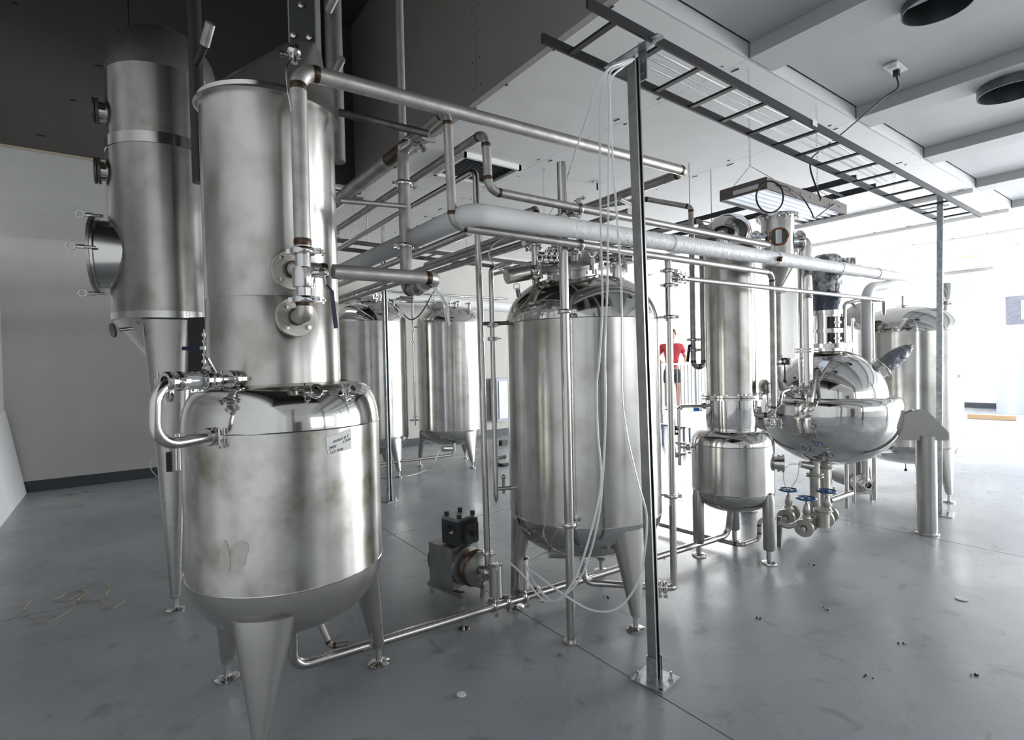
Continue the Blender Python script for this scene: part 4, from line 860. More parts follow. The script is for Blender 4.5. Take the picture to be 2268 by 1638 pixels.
# verticals between kettle and right tank
for (px, yt, yb_, dep, r, lb) in ((1872, 672, 830, 4.75, .016, 'bent slim tube between drive motor and right-hand tank'), (1889, 705, 800, 4.9, .009, 'very thin level tube left of the right-hand tank'), (1934, 670, 840, 5.0, .018, 'upright polished tube just left of the right-hand tank')):
    A = D(px, yt, dep); B = D(px, yb_, dep); pts = [V((B.x, B.y, .03)), V((B.x, B.y, A.z))] + ([D(1900, 664, dep), D(1950, 664, dep)] if px == 1872 else [])
    pts[1] = V((B.x, B.y, A.z)); pipe(lb, pts, r, 'tube', .04, 'upright_tube', 'tube', False, clamps=((0, .3), (0, .75)) if px == 1889 else ())
q = D(2000, 1000, 5.9)
t = thing('sample_valve', 'thin sampling valve with black knob under the right-hand tank', 'valve', (C5[0]-.1, C5[1], .2)); q = D(2006, 1040, 5.6)
part(MB().cyl(V((q.x, q.y, .42)), V((q.x, q.y, .24)), .01, n=10), 'stem', 'fit', t); clamp(t, V((q.x, q.y, .36)), (0, 0, 1), .01); clamp(t, V((q.x, q.y, .30)), (0, 0, 1), .01); part(MB().cyl(V((q.x, q.y, .24)), V((q.x, q.y, .19)), .004, n=8).ball((q.x, q.y, .18), .015, 10), 'knob', 'rubber', t)

# 9. two tall back tanks -----------------------------------------------------------------------
C6, C7 = (2.60, 6.60), (3.69, 6.53)
t6 = storage_tank('tall back storage tank half hidden behind the near column', C6, .43, .505, 1.93, 2.22, .26, (290, 50, 170), .42, .10, foot=.045)
t7 = storage_tank('tall back storage tank standing right of the thin strut post', C7, .45, .505, 1.94, 2.18, .27, (276, 36, 156), .45, .12, foot=.045)
manway(t7, polar(C7, 200, .2, 2.11), (-.3, -.3, 1), .12, .05, bolts=6); manway(t6, polar(C6, 230, .1, 2.17), (-.1, -.2, 1), .12, .05, bolts=6)
for tt, c_ in ((t6, C6), (t7, C7)):
    for az, r_, h in ((260, .25, .14), (330, .28, .16), (20, .2, .2)): nozzle(tt, polar(c_, az, r_, 2.06), (0, 0, 1), .02, h)
for (px, py, dep, lb) in ((900, 662, 6.9, 'bright horizontal actuator can on the hidden back tank'), (1025, 690, 7.2, 'bright horizontal actuator can on the right back tank')):
    A = D(px-14, py, dep); B = D(px+16, py+2, dep); t = thing('valve_actuator', lb, 'actuator', A); part(MB().cyl(A, B, .045, n=24), 'cylinder', 'shell', t); part(MB().cyl(A-RT*.05, A, .02), 'yoke', 'fit', t)
t = pipe('thin horizontal tube running over both back tanks', [Y(800, 641, 6.4), Y(1125, 662, 6.4)], .014, 'tube', name='cross_tube', cat='tube', welds=False)
solo(MB().cyl(Y(800, 655, 7.6), Y(1130, 681, 7.6), .085, n=28), 'insulated_back_pipe', 'insul_s', 'fat white insulated pipe along the back wall above the tanks', 'pipe', Y(800, 655, 7.6))
for px in (815, 1000, 1115): q_ = Y(px, 660, 7.6); part(MB().cyl(q_, (q_.x, 8.395, q_.z), .012, n=8), 'wall_bracket', 'galv', bpy.data.objects['insulated_back_pipe'])
A = Y(913, 668, 6.5); B = Y(918, 930, 6.5)
t = pipe('thin level tube between the two back tanks', [Y(978, 667, 6.5), V((A.x, 6.5, A.z)), V((A.x, 6.5, B.z))], .013, 'tube', .03, 'level_tube', 'tube', False, clamps=((1, .24), (1, .34), (1, .97)))
q = V((A.x, 6.5, B.z)); part(MB().cyl(q-RT*.07, q+RT*.05, .012, n=10).cyl(q, q-V((0, 0, .07)), .008, n=8), 'cross_cock', 'fit', t); z = Y(915, 724, 6.5).z; part(MB().cyl((A.x, 6.5, z), V((A.x, 6.5, z))+RT*.08, .01), 'upper_arm', 'fit', t)
hose('black cable drooping between the two back tanks', [Y(862, 662, 6.45), Y(880, 678, 6.45), Y(900, 702, 6.45), Y(915, 707, 6.45), Y(935, 690, 6.45), Y(958, 650, 6.45), Y(966, 640, 6.45)], .008, 'rubber', 'drooping_cable', 'cable')
t = pipe('thin drain tube low between the two back tanks', [Y(838, 1027, 6.2), Y(1004, 1007, 6.2), Y(1006, 985, 6.2)], .017, 'tube', .05, 'drain_tube', 'tube', False)
A = Y(980, 993, 6.2); B = Y(1000, 993, 6.2); t = thing('valve_actuator', 'small horizontal actuator can below the right back tank', 'actuator', A); part(MB().cyl(A, B, .036, n=20), 'cylinder', 'shell', t); part(MB().cyl(Y(1005, 980, 6.2), Y(1006, 1000, 6.2), .022), 'valve_body', 'fit', t)
hose('thin white hose trailing to the floor below the back tanks', [Y(972, 998, 6.2), Z(962, 1022, .15), Z(945, 1040, .01), Z(900, 1054, .01), Z(845, 1055, .01), Z(835, 1060, .01)], .007, 'hazy')

# 10. tall evaporator at left --------------------------------------------------------------------
C8 = (.262, 3.99); R8 = .305
t8 = thing('tall_evaporator', 'tall dark evaporator vessel standing at far left behind the near column', 'vessel', (C8[0], C8[1], 0)); cz = (C8[0], C8[1], 0)
part(MB().lathe([(R8, 1.70), (R8, 2.70)], cz, n=96), 'lower_shell', 'shell_evap', t8)
part(MB().lathe([(R8, 2.70), (R8+.004, 2.702), (R8+.004, 2.765), (R8-.006, 2.77)], cz, n=96), 'joint_band', 'fit', t8)
part(MB().lathe([(R8-.006, 2.76), (R8-.006, 3.16)], cz, n=96), 'upper_shell', 'shell_evap', t8)
part(MB().lathe(dome(R8-.006, .33, 3.16), cz, n=64), 'top_head', 'pipe_dark', t8)  # dark metal: the mirrored dark pit, put into the head's colour
part(MB().lathe([(R8, 1.70), (R8, 1.74), (R8+.003, 1.74), (R8+.003, 1.70), (R8-.02, 1.695)], cz, n=96), 'bottom_band', 'fit', t8)
part(MB().lathe([(R8-.01, 1.70), (.05, 1.36), (0, 1.36)], (C8[0], C8[1], 0), n=64), 'bottom_cone', 'leg', t8)
for az in (262, 90, 355): leg(t8, C8, math.radians(az), R8-.055, R8+.005, 1.69, .085, .128, .026, .05, .026, foot=.05)
mw = manway(t8, polar(C8, 176, R8-.02, 2.09), (math.cos(math.radians(171)), math.sin(math.radians(171)), 0), .20, .06, bolts=4, deep=.2)
for z in (2.93, 2.58):
    p_ = polar(C8, 178, R8-.02, z); d = V((-1, .03, 0)); o = nozzle(t8, p_, d, .055, .05, False); part(MB().disc(p_+d*.05, d, .075, .014, 28), 'flange', 'pipe_dark', o); part(MB().disc(p_+d*.068, d, .075, .014, 28), 'blank', 'pipe_dark', o)
q = polar(C8, 225, .29, 1.64); d = V((-.95, -.3, -.15)).normalized(); o = part(MB().cyl(q, q+d*.07, .010).cyl(q+d*.07, q+d*.09, .006), 'needle_valve', 'fit', t8); part(MB().disc(q+d*.095, d, .04, .012, 20), 'valve_knob', 'pipe_dark', o)
# loose cable lying at its leg + clip + blue lever behind
q = D(425, 771, 2.9); t = thing('wall_valve', 'small ball valve with navy lever between evaporator leg and near column', 'valve', q); part(MB().box(q, (.10, .014, .02), rot=YAW-PI/2), 'lever', 'navy', t); part(MB().cyl(q+RT*.05, q+RT*.13, .014), 'body', 'fit', t)
for yy in (742, 771, 800): clamp(t, D(462, yy, 2.85), RT, .016)
b = MB().box(D(446, 770, 3.2), (.20, .05, .36), rot=YAW-PI/2); solo(b, 'equipment_box', 'black', 'dark flat box between evaporator leg and near column', 'panel', smooth=0)
part(MB().box(D(378, 1022, 3.05), (.034, .03, .11), rot=YAW-PI/2), 'leg_lug', 'black', t8); part(MB().cyl(D(391, 960, 3.03), D(393, 1040, 3.03), .021), 'guide_tube', 'tube', t8)
hose('thin pale wire loop beside the evaporator leg', [D(352, 1008, 3.2), D(336, 1015, 3.2), D(333, 1035, 3.2), D(345, 1052, 3.2), D(356, 1058, 3.2)], .0025, 'hazy')
# mast and dark pipes above the near column
ms = thing('mast_channel', 'dark bolted steel channel rising into the ceiling pit above the near column', 'channel', ap)
c0 = V((ap.x, ap.y, 0)); Rm = Matrix((RT, V((0, 0, 1)).cross(RT), V((0, 0, 1)))).transposed()
z0, z1 = ap.z-.03, 5.25; part(MB().box(c0+V((0, 0, (z0+z1)/2)), (.105, .006, z1-z0), R=Rm), 'web', 'black', ms, smooth=0)
for s in (-1, 1): part(MB().box(c0+RT*.055*s+FW*.02+V((0, 0, (z0+z1)/2)), (.006, .05, z1-z0), R=Rm), 'flange', 'strut', ms, smooth=0)
bm_ = raw(MB().lathe([(0, 0), (.013, 0), (.013, .010), (0, .012)], n=6), 'mast_bolt', 'fit', 20)
for dx_, z in ((-.035, .03), (.03, .02), (.0, .15), (.0, .19), (0, .45), (0, .6)): inst('bolt', bm_, ms, c0+RT*dx_-FW*.004+V((0, 0, z0+.05+z)), -FW)
A = D(437, 250, 2.75); t = thing('dark_pipe', 'black vertical pipe between the evaporator and the near column', 'pipe', (A.x, A.y, 2.2)); part(MB().cyl((A.x, A.y, 2.35), (A.x, A.y, 5.28), .033, n=20), 'pipe_run', 'black', t)
B = D(453, 100, 2.6); C = D(466, 52, 2.55); part(MB().cyl(B, C, .022), 'angled_stub', 'pipe', t, 'bright angled stub'); part(MB().cyl(V((A.x, A.y, B.z-.02)), B, .018), 'stub_arm', 'black', t)
A = D(742, 200, 2.9); t = thing('pit_pipe', 'dull vertical pipe in the ceiling pit right of the mast channel', 'pipe', (A.x, A.y, 2.5)); part(MB().cyl((A.x, A.y, 2.5), (A.x, A.y, 5.28), .045, n=20), 'pipe_run', 'strut', t)
for (x0, y0, x1, y1) in ((742, 162, 757, 130), (728, 22, 744, -12)): part(MB().cyl(D(x0, y0, 2.8), D(x1, y1, 2.72), .02), 'angled_stub', 'pipe', t)
A = D(889, 200, 2.85); solo(MB().cyl((A.x, A.y, 2.49), (A.x, A.y, 5.28), .021, n=20), 'drop_pipe', 'pipe', 'thin vertical pipe dropping from the ceiling pit to the tee fitting', 'pipe', (A.x, A.y, 2.49))

# 11. overhead parallel runs to the back wall ---------------------------------------------------
for (px, py, z, r, y1, lb, m_) in ((1040, 514, 2.02, .019, 8.2, 'slim polished tube under the insulated pipe running to the back wall', 'tube'), (1160, 519, 2.12, .021, 8.2, 'left of two grey pipes running back below the header pipes', 'pipe'), (1160, 538, 2.12, .018, 8.2, 'right of two grey pipes running back below the header pipes', 'pipe')):
    A = Z(px, py, z); solo(MB().cyl(A, (A.x, y1, z-.02), r), 'ceiling_run_pipe', m_, lb, 'pipe', A)
A = Z(1395, 468, 2.20); solo(MB().cyl(A, (A.x, 6.8, 2.2), .02), 'ceiling_run_pipe', 'pipe', 'grey pipe running back behind the strut post', 'pipe', A)
A, B = Z(1300, 450, 2.3), Z(1400, 470, 2.25)
solo(MB().cyl(X(1372, 440, p1end.x-.25), X(1402, 455, p1end.x), .013), 'tie_rod', 'pipe', 'short diagonal tie rod below the long overhead pipe', 'rod')
A = V((X(1190, 462, 1.9).x, 0, 0)); q = D(1190, 480, 3.2)
pipe('short dark elbow pipe behind the header pipes above the middle tank', [D(1165, 470, 3.6), D(1188, 462, 3.4), D(1190, 545, 3.35)], .02, 'pipe', .04, 'elbow_pipe')

# 12. strut posts and cable ladders ---------------------------------------------------------------
def strut_post(label, base, top, plate, m='strut', ang=.0):
    t = thing('strut_post', label, 'post', base); d = (V(top)-V(base)); L = d.length; e = V((math.cos(ang), math.sin(ang), 0)); n_ = V((-e.y, e.x, 0)); h = .0205
    b = MB()
    prof = [(-h, -h), (h, -h), (h, -h*.55), (h-.003, -h*.55), (h-.003, -h+.003), (-h+.003, -h+.003), (-h+.003, h-.003), (h-.003, h-.003), (h-.003, h*.55), (h, h*.55), (h, h), (-h, h)]
    base, top = V(base), V(top)
    b.loft([[p0+e*x+n_*y for x, y in prof] for p0 in (base+V((0, 0, .01)), top)]); part(b, 'channel', m, t, smooth=0); lr = [(-.016, -.0165), (.0135, -.0165), (.0135, .0165), (-.016, .0165)]; part(MB().loft([[p0+e*x+n_*y for x, y in lr] for p0 in (base+V((0, 0, .02)), top-V((0, 0, .005)))]), 'slot_shade', 'darkgap', t, 'shade inside the channel slot, put in as a dark core', smooth=0)  # near-black core added inside the channel to stand for its shade
    if plate:
        part(MB().box(base+V((0, 0, .004)), (plate, plate, .008), rot=ang), 'base_plate', 'galv', t, smooth=0)
        for s in (-1, 1): part(MB().box(base+n_*s*(h+.004)+V((0, 0, .055)), (.046, .005, .10), rot=ang), 'base_cheek', 'galv', t, smooth=0)
        part(MB().box(base-e*(h+.004)+V((0, 0, .055)), (.005, .05, .10), rot=ang), 'base_cheek', 'galv', t, smooth=0)
        me = bpy.data.meshes.get('anchor')
        if not me: me = raw(MB().lathe([(0, 0), (.011, 0), (.011, .009), (.005, .009), (.005, .035), (0, .036)], n=8), 'anchor', 'fit', 20)
        for a_, b2 in ((-.05, -.06), (.06, .03)): inst('anchor_bolt', me, t, base+e*a_+n_*b2+V((0, 0, .008)))
        hm = bpy.data.meshes.get('hole') or raw(MB().disc((0, 0, 0), (0, 0, 1), .009, .001, 14), 'hole', 'darkgap')
        for a_, b2 in ((-.06, .06), (.06, -.06)): inst('bolt_hole', hm, t, base+e*a_+n_*b2+V((0, 0, .0085)))
    return t
LZ = 2.80
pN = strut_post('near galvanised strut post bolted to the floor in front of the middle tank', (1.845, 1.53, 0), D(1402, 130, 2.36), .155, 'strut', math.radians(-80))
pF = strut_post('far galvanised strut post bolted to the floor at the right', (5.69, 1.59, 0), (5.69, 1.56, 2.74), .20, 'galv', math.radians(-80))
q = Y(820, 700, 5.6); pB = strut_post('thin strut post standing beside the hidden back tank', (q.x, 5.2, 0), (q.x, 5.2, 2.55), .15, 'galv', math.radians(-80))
def ladder(label, A0, A1, wdir, wd, step, rail=.045, first=.1, m='black', rise=.02):
    t = thing('cable_ladder', label, 'cable ladder', A0); A0, A1, wv = V(A0), V(A1), V(wdir)*wd; L = (A1-A0).length; d = (A1-A0).normalized()
    for o_ in (V((0, 0, 0)), wv): part(MB().bar(A0+o_, A1+o_, .012, rail), 'side_rail', m, t, smooth=0)
    me = None; k = first
    while k < L:
        p0 = A0+d*k-V((0, 0, rail*.3))
        if me is None:
            me = mesh_of(MB().bar((0, 0, 0), wv, .028, .012), 'rung', m, (0, 0, 0), 0)
        o = bpy.data.objects.new('rung', me); COL.objects.link(o); o.parent = t; o.location = p0-WO[t]; WO[o] = p0; k += step
    return t
# main ladder measured at its two ends
ladder('long black cable ladder carried overhead by the two strut posts', (1.50, 1.515, 2.785), (6.48, 1.475, 2.655), (0, 1, 0), .275, .285, .042, .16)
ladder('black branch cable ladder running back toward the rear wall', (4.78, 1.85, 2.80), (4.78, 6.5, 2.80), (1, 0, 0), .38, .30, .05, .25)
ladder('black rear cable ladder high above the two back tanks', (1.2, 5.85, 2.77), (4.75, 6.0, 2.77), (0, 1, 0), .40, .36, .05, .2)
# top bracket on near post
tp = V((1.88, 1.60, 2.75))
part(MB().box(tp+V((0, .03, .012)), (.045, .33, .006)).box(tp+V((.032, -.01, -.05)), (.006, .045, .13)).bar(tp+V((.03, .0, -.09)), tp+V((.03, .14, -.0)), .006, .04), 'top_bracket', 'galv', pN, smooth=0)
for e in ((.036, -.01, -.03), (.036, -.01, -.08)): inst('bolt', bpy.data.meshes['flange_bolt'], pN, tp+V(e), (1, 0, 0))
for y_ in (-.10, .15): inst('bolt', bpy.data.meshes['flange_bolt'], pN, tp+V((0, y_, .006)), (0, 0, -1))
part(MB().box((5.70, 1.60, 2.64), (.05, .2, .006)), 'top_bracket', 'galv', pF, smooth=0)
part(MB().box((q.x, 5.2, 2.55), (.05, .05, .12)).box((q.x, 5.2, 2.70), (.02, .05, .22)), 'top_bracket', 'galv', pB, smooth=0)
solo(MB().box((3.30, 1.491, 2.745), (.055, .003, .035)), 'ladder_tag', 'paper', 'small white tag stuck on the side rail of the long cable ladder', 'label', smooth=0)
# clear hoses from the near post
hs = [
 ([(1400, 128, 2.30), (1375, 140, 2.25), (1345, 155, 2.22), (1318, 200, 2.25), (1305, 245, 2.3), (1280, 320, 2.5), (1248, 415, 2.8), (1215, 480, 3.3)], 'leftmost clear hose slanting down left behind the header pipes'),
 ([(1405, 130, 2.30), (1372, 138, 2.26), (1342, 165, 2.24), (1330, 240, 2.24), (1329, 400, 2.22), (1332, 560, 2.20), (1334, 680, 2.16), (1327, 800, 2.13), (1321, 860, 2.12), (1324, 960, 2.1), (1330, 1080, 2.1), (1290, 1240, 2.15), (1255, 1310, 2.2), (1228, 1331, 2.3), (1190, 1300, 2.4), (1162, 1245, 2.55)], 'clear hose with a long belly beside the strut post reaching the right actuator can'),
 ([(1402, 132, 2.31), (1375, 145, 2.27), (1350, 165, 2.25), (1350, 240, 2.24), (1347, 470, 2.22), (1345, 640, 2.20), (1340, 760, 2.15), (1341, 900, 2.15), (1338, 1000, 2.15), (1325, 1150, 2.18), (1290, 1270, 2.25), (1240, 1325, 2.35), (1200, 1325, 2.45), (1160, 1275, 2.55), (1125, 1243, 2.6), (1108, 1245, 2.62), (1099, 1262, 2.64)], 'clear hose dropping beside the strut post and arching into the left actuator can'),
 ([(1400, 135, 2.32), (1378, 150, 2.28), (1352, 180, 2.26), (1352, 260, 2.25), (1362, 420, 2.24), (1372, 560, 2.22), (1377, 680, 2.2), (1377, 860, 2.16), (1388, 960, 2.15), (1413, 1070, 2.14), (1432, 1140, 2.14), (1428, 1220, 2.14), (1412, 1290, 2.16), (1370, 1345, 2.2), (1310, 1350, 2.25), (1240, 1310, 2.35), (1180, 1265, 2.5), (1172, 1262, 2.55)], 'rightmost clear hose looping low across the tank legs near the strut post'),
 ([(1130, 608, 2.88), (1098, 590, 2.85), (1083, 565, 2.82), (1095, 540, 2.8), (1130, 520, 2.8), (1145, 508, 2.8)], 'clear hose curling out of the actuator on the middle tank top'),
 ([(1171, 1250, 2.62), (1190, 1232, 2.7), (1213, 1222, 2.85), (1218, 1221, 3.0)], 'short clear hose between right actuator can and the actuator under the tank'),
 ([(1772, 1027, 4.27), (1745, 1030, 4.22), (1735, 1055, 4.2), (1745, 1083, 4.2), (1765, 1060, 4.2), (1770, 1030, 4.26)], 'thin clear hose loop above the left blue handwheel'),
]
for P_, lb in hs: hose(lb, [D(*p_) for p_ in P_], .0045 if P_[0][2] < 4 else .0035, 'clear', sub=7)
for k in range(3):                                       # hose tails lying along the ladder
    hose(('first', 'second', 'third')[k]+' clear hose run lying along the long cable ladder'.replace('run', ('near its front rail', 'along its middle', 'near its rear rail')[k]), [V((1.9+.05*k, 1.60+.05*k, 2.80)), V((2.6, 1.63+.05*k, 2.815)), V((3.4, 1.60+.06*k, 2.79)), V((4.3, 1.62+.05*k, 2.77)), V((5.0, 1.65+.04*k, 2.75))], .0055, 'clear')

# 13. lamp fixture ---------------------------------------------------------------------------------
LA = Z(1697, 418, 2.5); LB = Z(1873, 475, 2.5); LC = Z(1590, 445, 2.5)
lx0, lx1, ly0, ly1 = LA.x, LB.x, LA.y, LC.y
t = thing('hanging_lamp', 'hanging brown multi-tube fluorescent light fixture above the small still', 'lamp', (lx0, ly0, 2.5)); hh = .075
b = MB(); b.box(((lx0+lx1)/2, ly0, 2.5+hh/2), (lx1-lx0, .012, hh)); b.box(((lx0+lx1)/2, ly1, 2.5+hh/2), (lx1-lx0, .012, hh)); b.box((lx0, (ly0+ly1)/2, 2.5+hh/2), (.012, ly1-ly0, hh)); b.box((lx1, (ly0+ly1)/2, 2.5+hh/2), (.012, ly1-ly0, hh)); b.box(((lx0+lx1)/2, (ly0+ly1)/2, 2.5+hh), (lx1-lx0, ly1-ly0, .01))
part(b, 'housing', 'fixture', t, smooth=0); wy = ly1-ly0
for k in range(6):
    yc = ly0+wy*(k+.5)/6; w2 = wy/12
    part(MB().prism([(lx0+.01, yc-w2, 2.502), (lx0+.01, yc-w2*.3, 2.55), (lx0+.01, yc+w2*.3, 2.55), (lx0+.01, yc+w2, 2.502), (lx0+.01, yc+w2*.3, 2.556), (lx0+.01, yc-w2*.3, 2.556)], (lx1-lx0-.02, 0, 0)), 'reflector', 'reflector', t, smooth=0)
    part(MB().cyl((lx0+.02, yc, 2.525), (lx1-.02, yc, 2.525), .0125, n=12), 'fluorescent_tube', 'lamp', t)
part(MB().box((lx0-.008, ly0+wy*.42, 2.53), (.002, wy*.55, .03)), 'rating_label', 'paper', t, 'strip label on the end plate', smooth=0)
for k in range(7): part(MB().cyl((lx0+.15+k*.15, ly0-.007, 2.54), (lx0+.15+k*.15, ly0-.010, 2.54), .008, n=8), 'knockout', 'fit', t)
for t_, pts_ in ((bpy.data.objects['cable_ladder.001'], ((4.78, 3.4), (5.16, 3.4), (4.78, 6.0), (5.16, 6.0))), (bpy.data.objects['cable_ladder.002'], ((2.3, 5.9), (2.3, 6.3), (3.9, 5.97), (3.9, 6.37)))):
    for x_, y_ in pts_: part(MB().cyl((x_, y_, 2.78), (x_, y_, 3.4), .005, n=8), 'hanger_rod', 'galv', t_)
def chain(name, par, p, q, r=.0035):
    p, q = V(p), V(q); n = max(3, int((q-p).length/.022)); b = MB(); d = (q-p).normalized()
    for i in range(n): b.torus(p.lerp(q, (i+.5)/n), (1, 0, 0) if i % 2 else (0, 1, 0), .008, .0016, 6, 4)
    return part(b, name, 'galv', par)
for sx_ in (lx0+.1, lx1-.1):
    top_ = V((sx_, (ly0+ly1)/2, 3.4)); mid = V((sx_, (ly0+ly1)/2, 2.72)); chain('hanging_chain', t, top_, mid)
    for yy in (ly0, ly1): part(MB().cyl(mid, (sx_, yy, 2.58), .002, n=5), 'hanger_wire', 'galv', t)
def ring(c, r_, k=14): return [c+RT*r_*math.cos(2*PI*i/k)+V((0, 0, r_*1.15*math.sin(2*PI*i/k))) for i in range(k+1)]
lc = D(1705, 436, (LA-EYE).dot(FW)-.06)
hose('black power cord coiled in a loop in front of the hanging lamp', ring(lc, .088), .0055, 'rubber', 'coiled_cord', 'cord')
hose('black power cord sagging along the front of the hanging lamp', [D(1712, 408, 3.60), D(1745, 415, 3.64), D(1775, 435, 3.76), D(1795, 465, 3.82), D(1805, 482, 3.86), D(1825, 468, 3.95), D(1850, 452, 4.10)], .005, 'rubber', 'lamp_cord', 'cord')

# 14. ceiling fittings -------------------------------------------------------------------------------
t = thing('ceiling_outlet', 'white ceiling outlet plate with a black plug in the recessed bay', 'outlet', (4.44, 1.48, 3.5)); cz_ = 3.495
oc = Z(1983, 148, cz_); part(MB().box(oc+V((0, 0, -.008)), (.19, .09, .016)), 'cover_plate', 'white', t, smooth=0); part(MB().box(oc+V((-.04, 0, -.02)), (.05, .06, .012)), 'socket', 'white', t, smooth=0)
part(MB().box(oc+V((.02, .0, -.04)), (.035, .035, .05)), 'plug', 'rubber', t, smooth=0)
pl = oc+V((.02, 0, -.06))
hose('long black cord from the ceiling outlet down to the hanging lamp', [pl, pl+V((.02, 0, -.08)), D(1960, 215, 4.0), D(1905, 262, 3.95), D(1860, 300, 3.9), D(1815, 335, 3.85), D(1797, 352, 3.8), D(1795, 375, 3.75), D(1806, 410, 3.72), D(1818, 442, 3.7)], .0055, 'rubber', 'extension_cord', 'cord')
for (c, r, h, lb, m_) in ((Z(2240, 160, 3.48), .20, .17, 'short dark round metal duct stub hanging from the ceiling at right', 'duct'), (Z(2076, -22, 3.45), .17, .15, 'dark round duct stub cut off by the top edge of the view', 'duct')):
    t = thing('duct_stub', lb, 'duct', c); part(MB().lathe([(r, 0), (r, h), (r-.006, h), (r-.006, 0), (r, 0)], (c.x, c.y, 3.5-h), n=48), 'collar', m_, t); part(MB().disc((c.x, c.y, 3.495), (0, 0, 1), r-.008, .004, 40), 'duct_interior', 'darkgap', t)
c = Z(2250, 288, 3.5); t = thing('speaker_ring', 'shallow beige-rimmed round opening in the ceiling at right', 'vent', c); part(MB().lathe([(.17, 0), (.21, 0), (.21, .05), (.17, .05), (.17, 0)], (c.x, c.y, 3.45), n=48), 'rim', 'yellow', t); part(MB().disc((c.x, c.y, 3.495), (0, 0, 1), .168, .004, 40), 'opening', 'duct', t)
for c, lb in ((Z(2150, 572, 3.39), 'flat round fitting on the distant bright ceiling'),): solo(MB().disc(c, (0, 0, 1), .35, .05, 28), 'ceiling_disc', 'yellow', lb, 'fitting')
vx0, vx1, vy0, vy1 = 2.68, 3.36, 4.38, 5.0
t = thing('ceiling_vent', 'square dark slatted vent panel in the drywall ceiling above the middle tank', 'vent', ((vx0+vx1)/2, (vy0+vy1)/2, 3.37))
b = MB(); f_ = .03
for x0, x1, y0, y1 in ((vx0, vx1, vy0, vy0+f_), (vx0, vx1, vy1-f_, vy1), (vx0, vx0+f_, vy0, vy1), (vx1-f_, vx1, vy0, vy1)): b.box(((x0+x1)/2, (y0+y1)/2, 3.375), (x1-x0, y1-y0, .05))
part(b, 'frame', 'ceil', t, smooth=0); part(MB().box(((vx0+vx1)/2, (vy0+vy1)/2, 3.396), (vx1-vx0-.05, vy1-vy0-.05, .006)), 'backing', 'darkgap', t, smooth=0)
me = mesh_of(MB().box((0, 0, 0), (.62, .028, .004), R=Matrix.Rotation(.5, 3, 'X')), 'slat', 'grate', (0, 0, 0), 0)
for k in range(18):
    o = bpy.data.objects.new('slat', me); COL.objects.link(o); o.parent = t; p_ = V(((vx0+vx1)/2, vy0+.05+k*.0305, 3.382)); o.location = p_-WO[t]; WO[o] = p_
t = thing('ceiling_hook', 'small T-shaped hook bracket on the ceiling above the overhead pipe', 'hook', Z(1323, 405, 3.39)); q = Z(1323, 405, 3.39); part(MB().box(q, (.14, .03, .012)), 'plate', 'galv', t, smooth=0); part(MB().cyl(q, q-V((0, 0, .08)), .010, n=8), 'stem', 'black', t)
for px, py, yb_, lb in ((1203, 372, 450, 'thin ceiling chain hanging left of the support pole top'), (1980, 385, 430, 'thin chain on the ceiling behind the cable ladder end')):
    q = Z(px, py, 3.39); t = thing('ceiling_chain', lb, 'chain', q); part(MB().torus(q-V((0, 0, .02)), (1, 0, 0), .018, .003, 14, 6), 'hook_eye', 'galv', t); chain('links', t, q-V((0, 0, .03)), V((q.x, q.y, 2.9)))

# 15. right wall and background ------------------------------------------------------------------------
q = X(2210, 690, XR-.05)
A = X(2228, 657, XR-.06); B = X(2228, 719, XR-.06); t = thing('wrapped_box', 'grey plastic-wrapped framed board on the bright right wall', 'board', (XR-.06, A.y, B.z))
ym = A.y-.75; part(MB().box((XR-.05, (A.y+ym)/2, (A.z+B.z)/2), (.09, A.y-ym, A.z-B.z)), 'wrapped_frame', 'film_dark', t, smooth=0); part(MB().box((XR-.10, (A.y-.27+ym)/2, (A.z+B.z)/2), (.01, A.y-.27-ym, (A.z-B.z)*.66)), 'white_sheet', 'paper', t, smooth=0)
A = X(2086, 630, XR-.1); B = X(2112, 665, XR-.1); t = thing('wall_heater', 'white louvred unit high on the bright right wall', 'heater', (XR-.1, A.y, B.z)); part(MB().box((XR-.12, A.y-.45, (A.z+B.z)/2+.05), (.24, 1.1, .75)), 'casing', 'white', t, smooth=0)
for k in range(9): part(MB().box((XR-.245, A.y-.3, (A.z+B.z)/2-.2+k*.055), (.012, .6, .02)), 'louvre', 'greyw', t, smooth=0)
A = Z(2143, 921, .05); B = Z(2252, 926, .05); solo(MB().bar(A, B, .08, .09), 'timber', 'wood', 'long bare timber lying on the floor near the bright right wall', 'timber', smooth=0)
c = Z(2300, 912, 0); t = thing('grey_drum_tank', 'pale grey bottle-shaped tank cut off by the right edge of the view', 'tank', c); s_ = 1.08
ctr = V((c.x-.35, c.y, 0)); dep = (ctr-EYE).dot(FW)
zs = [D(2268, y, dep).z for y in (780, 800, 815, 900)]
rr = .66*dep/12.4
part(MB().lathe([(0, 0), (rr, 0), (rr, zs[1]), (rr*.95, zs[0]+.05), (rr*.6, zs[0]+.28), (rr*.25, zs[0]+.42), (rr*.2, zs[0]+.6), (rr*.25, zs[0]+.62), (0, zs[0]+.62)], ctr, n=56), 'vessel', 'greyw', t)
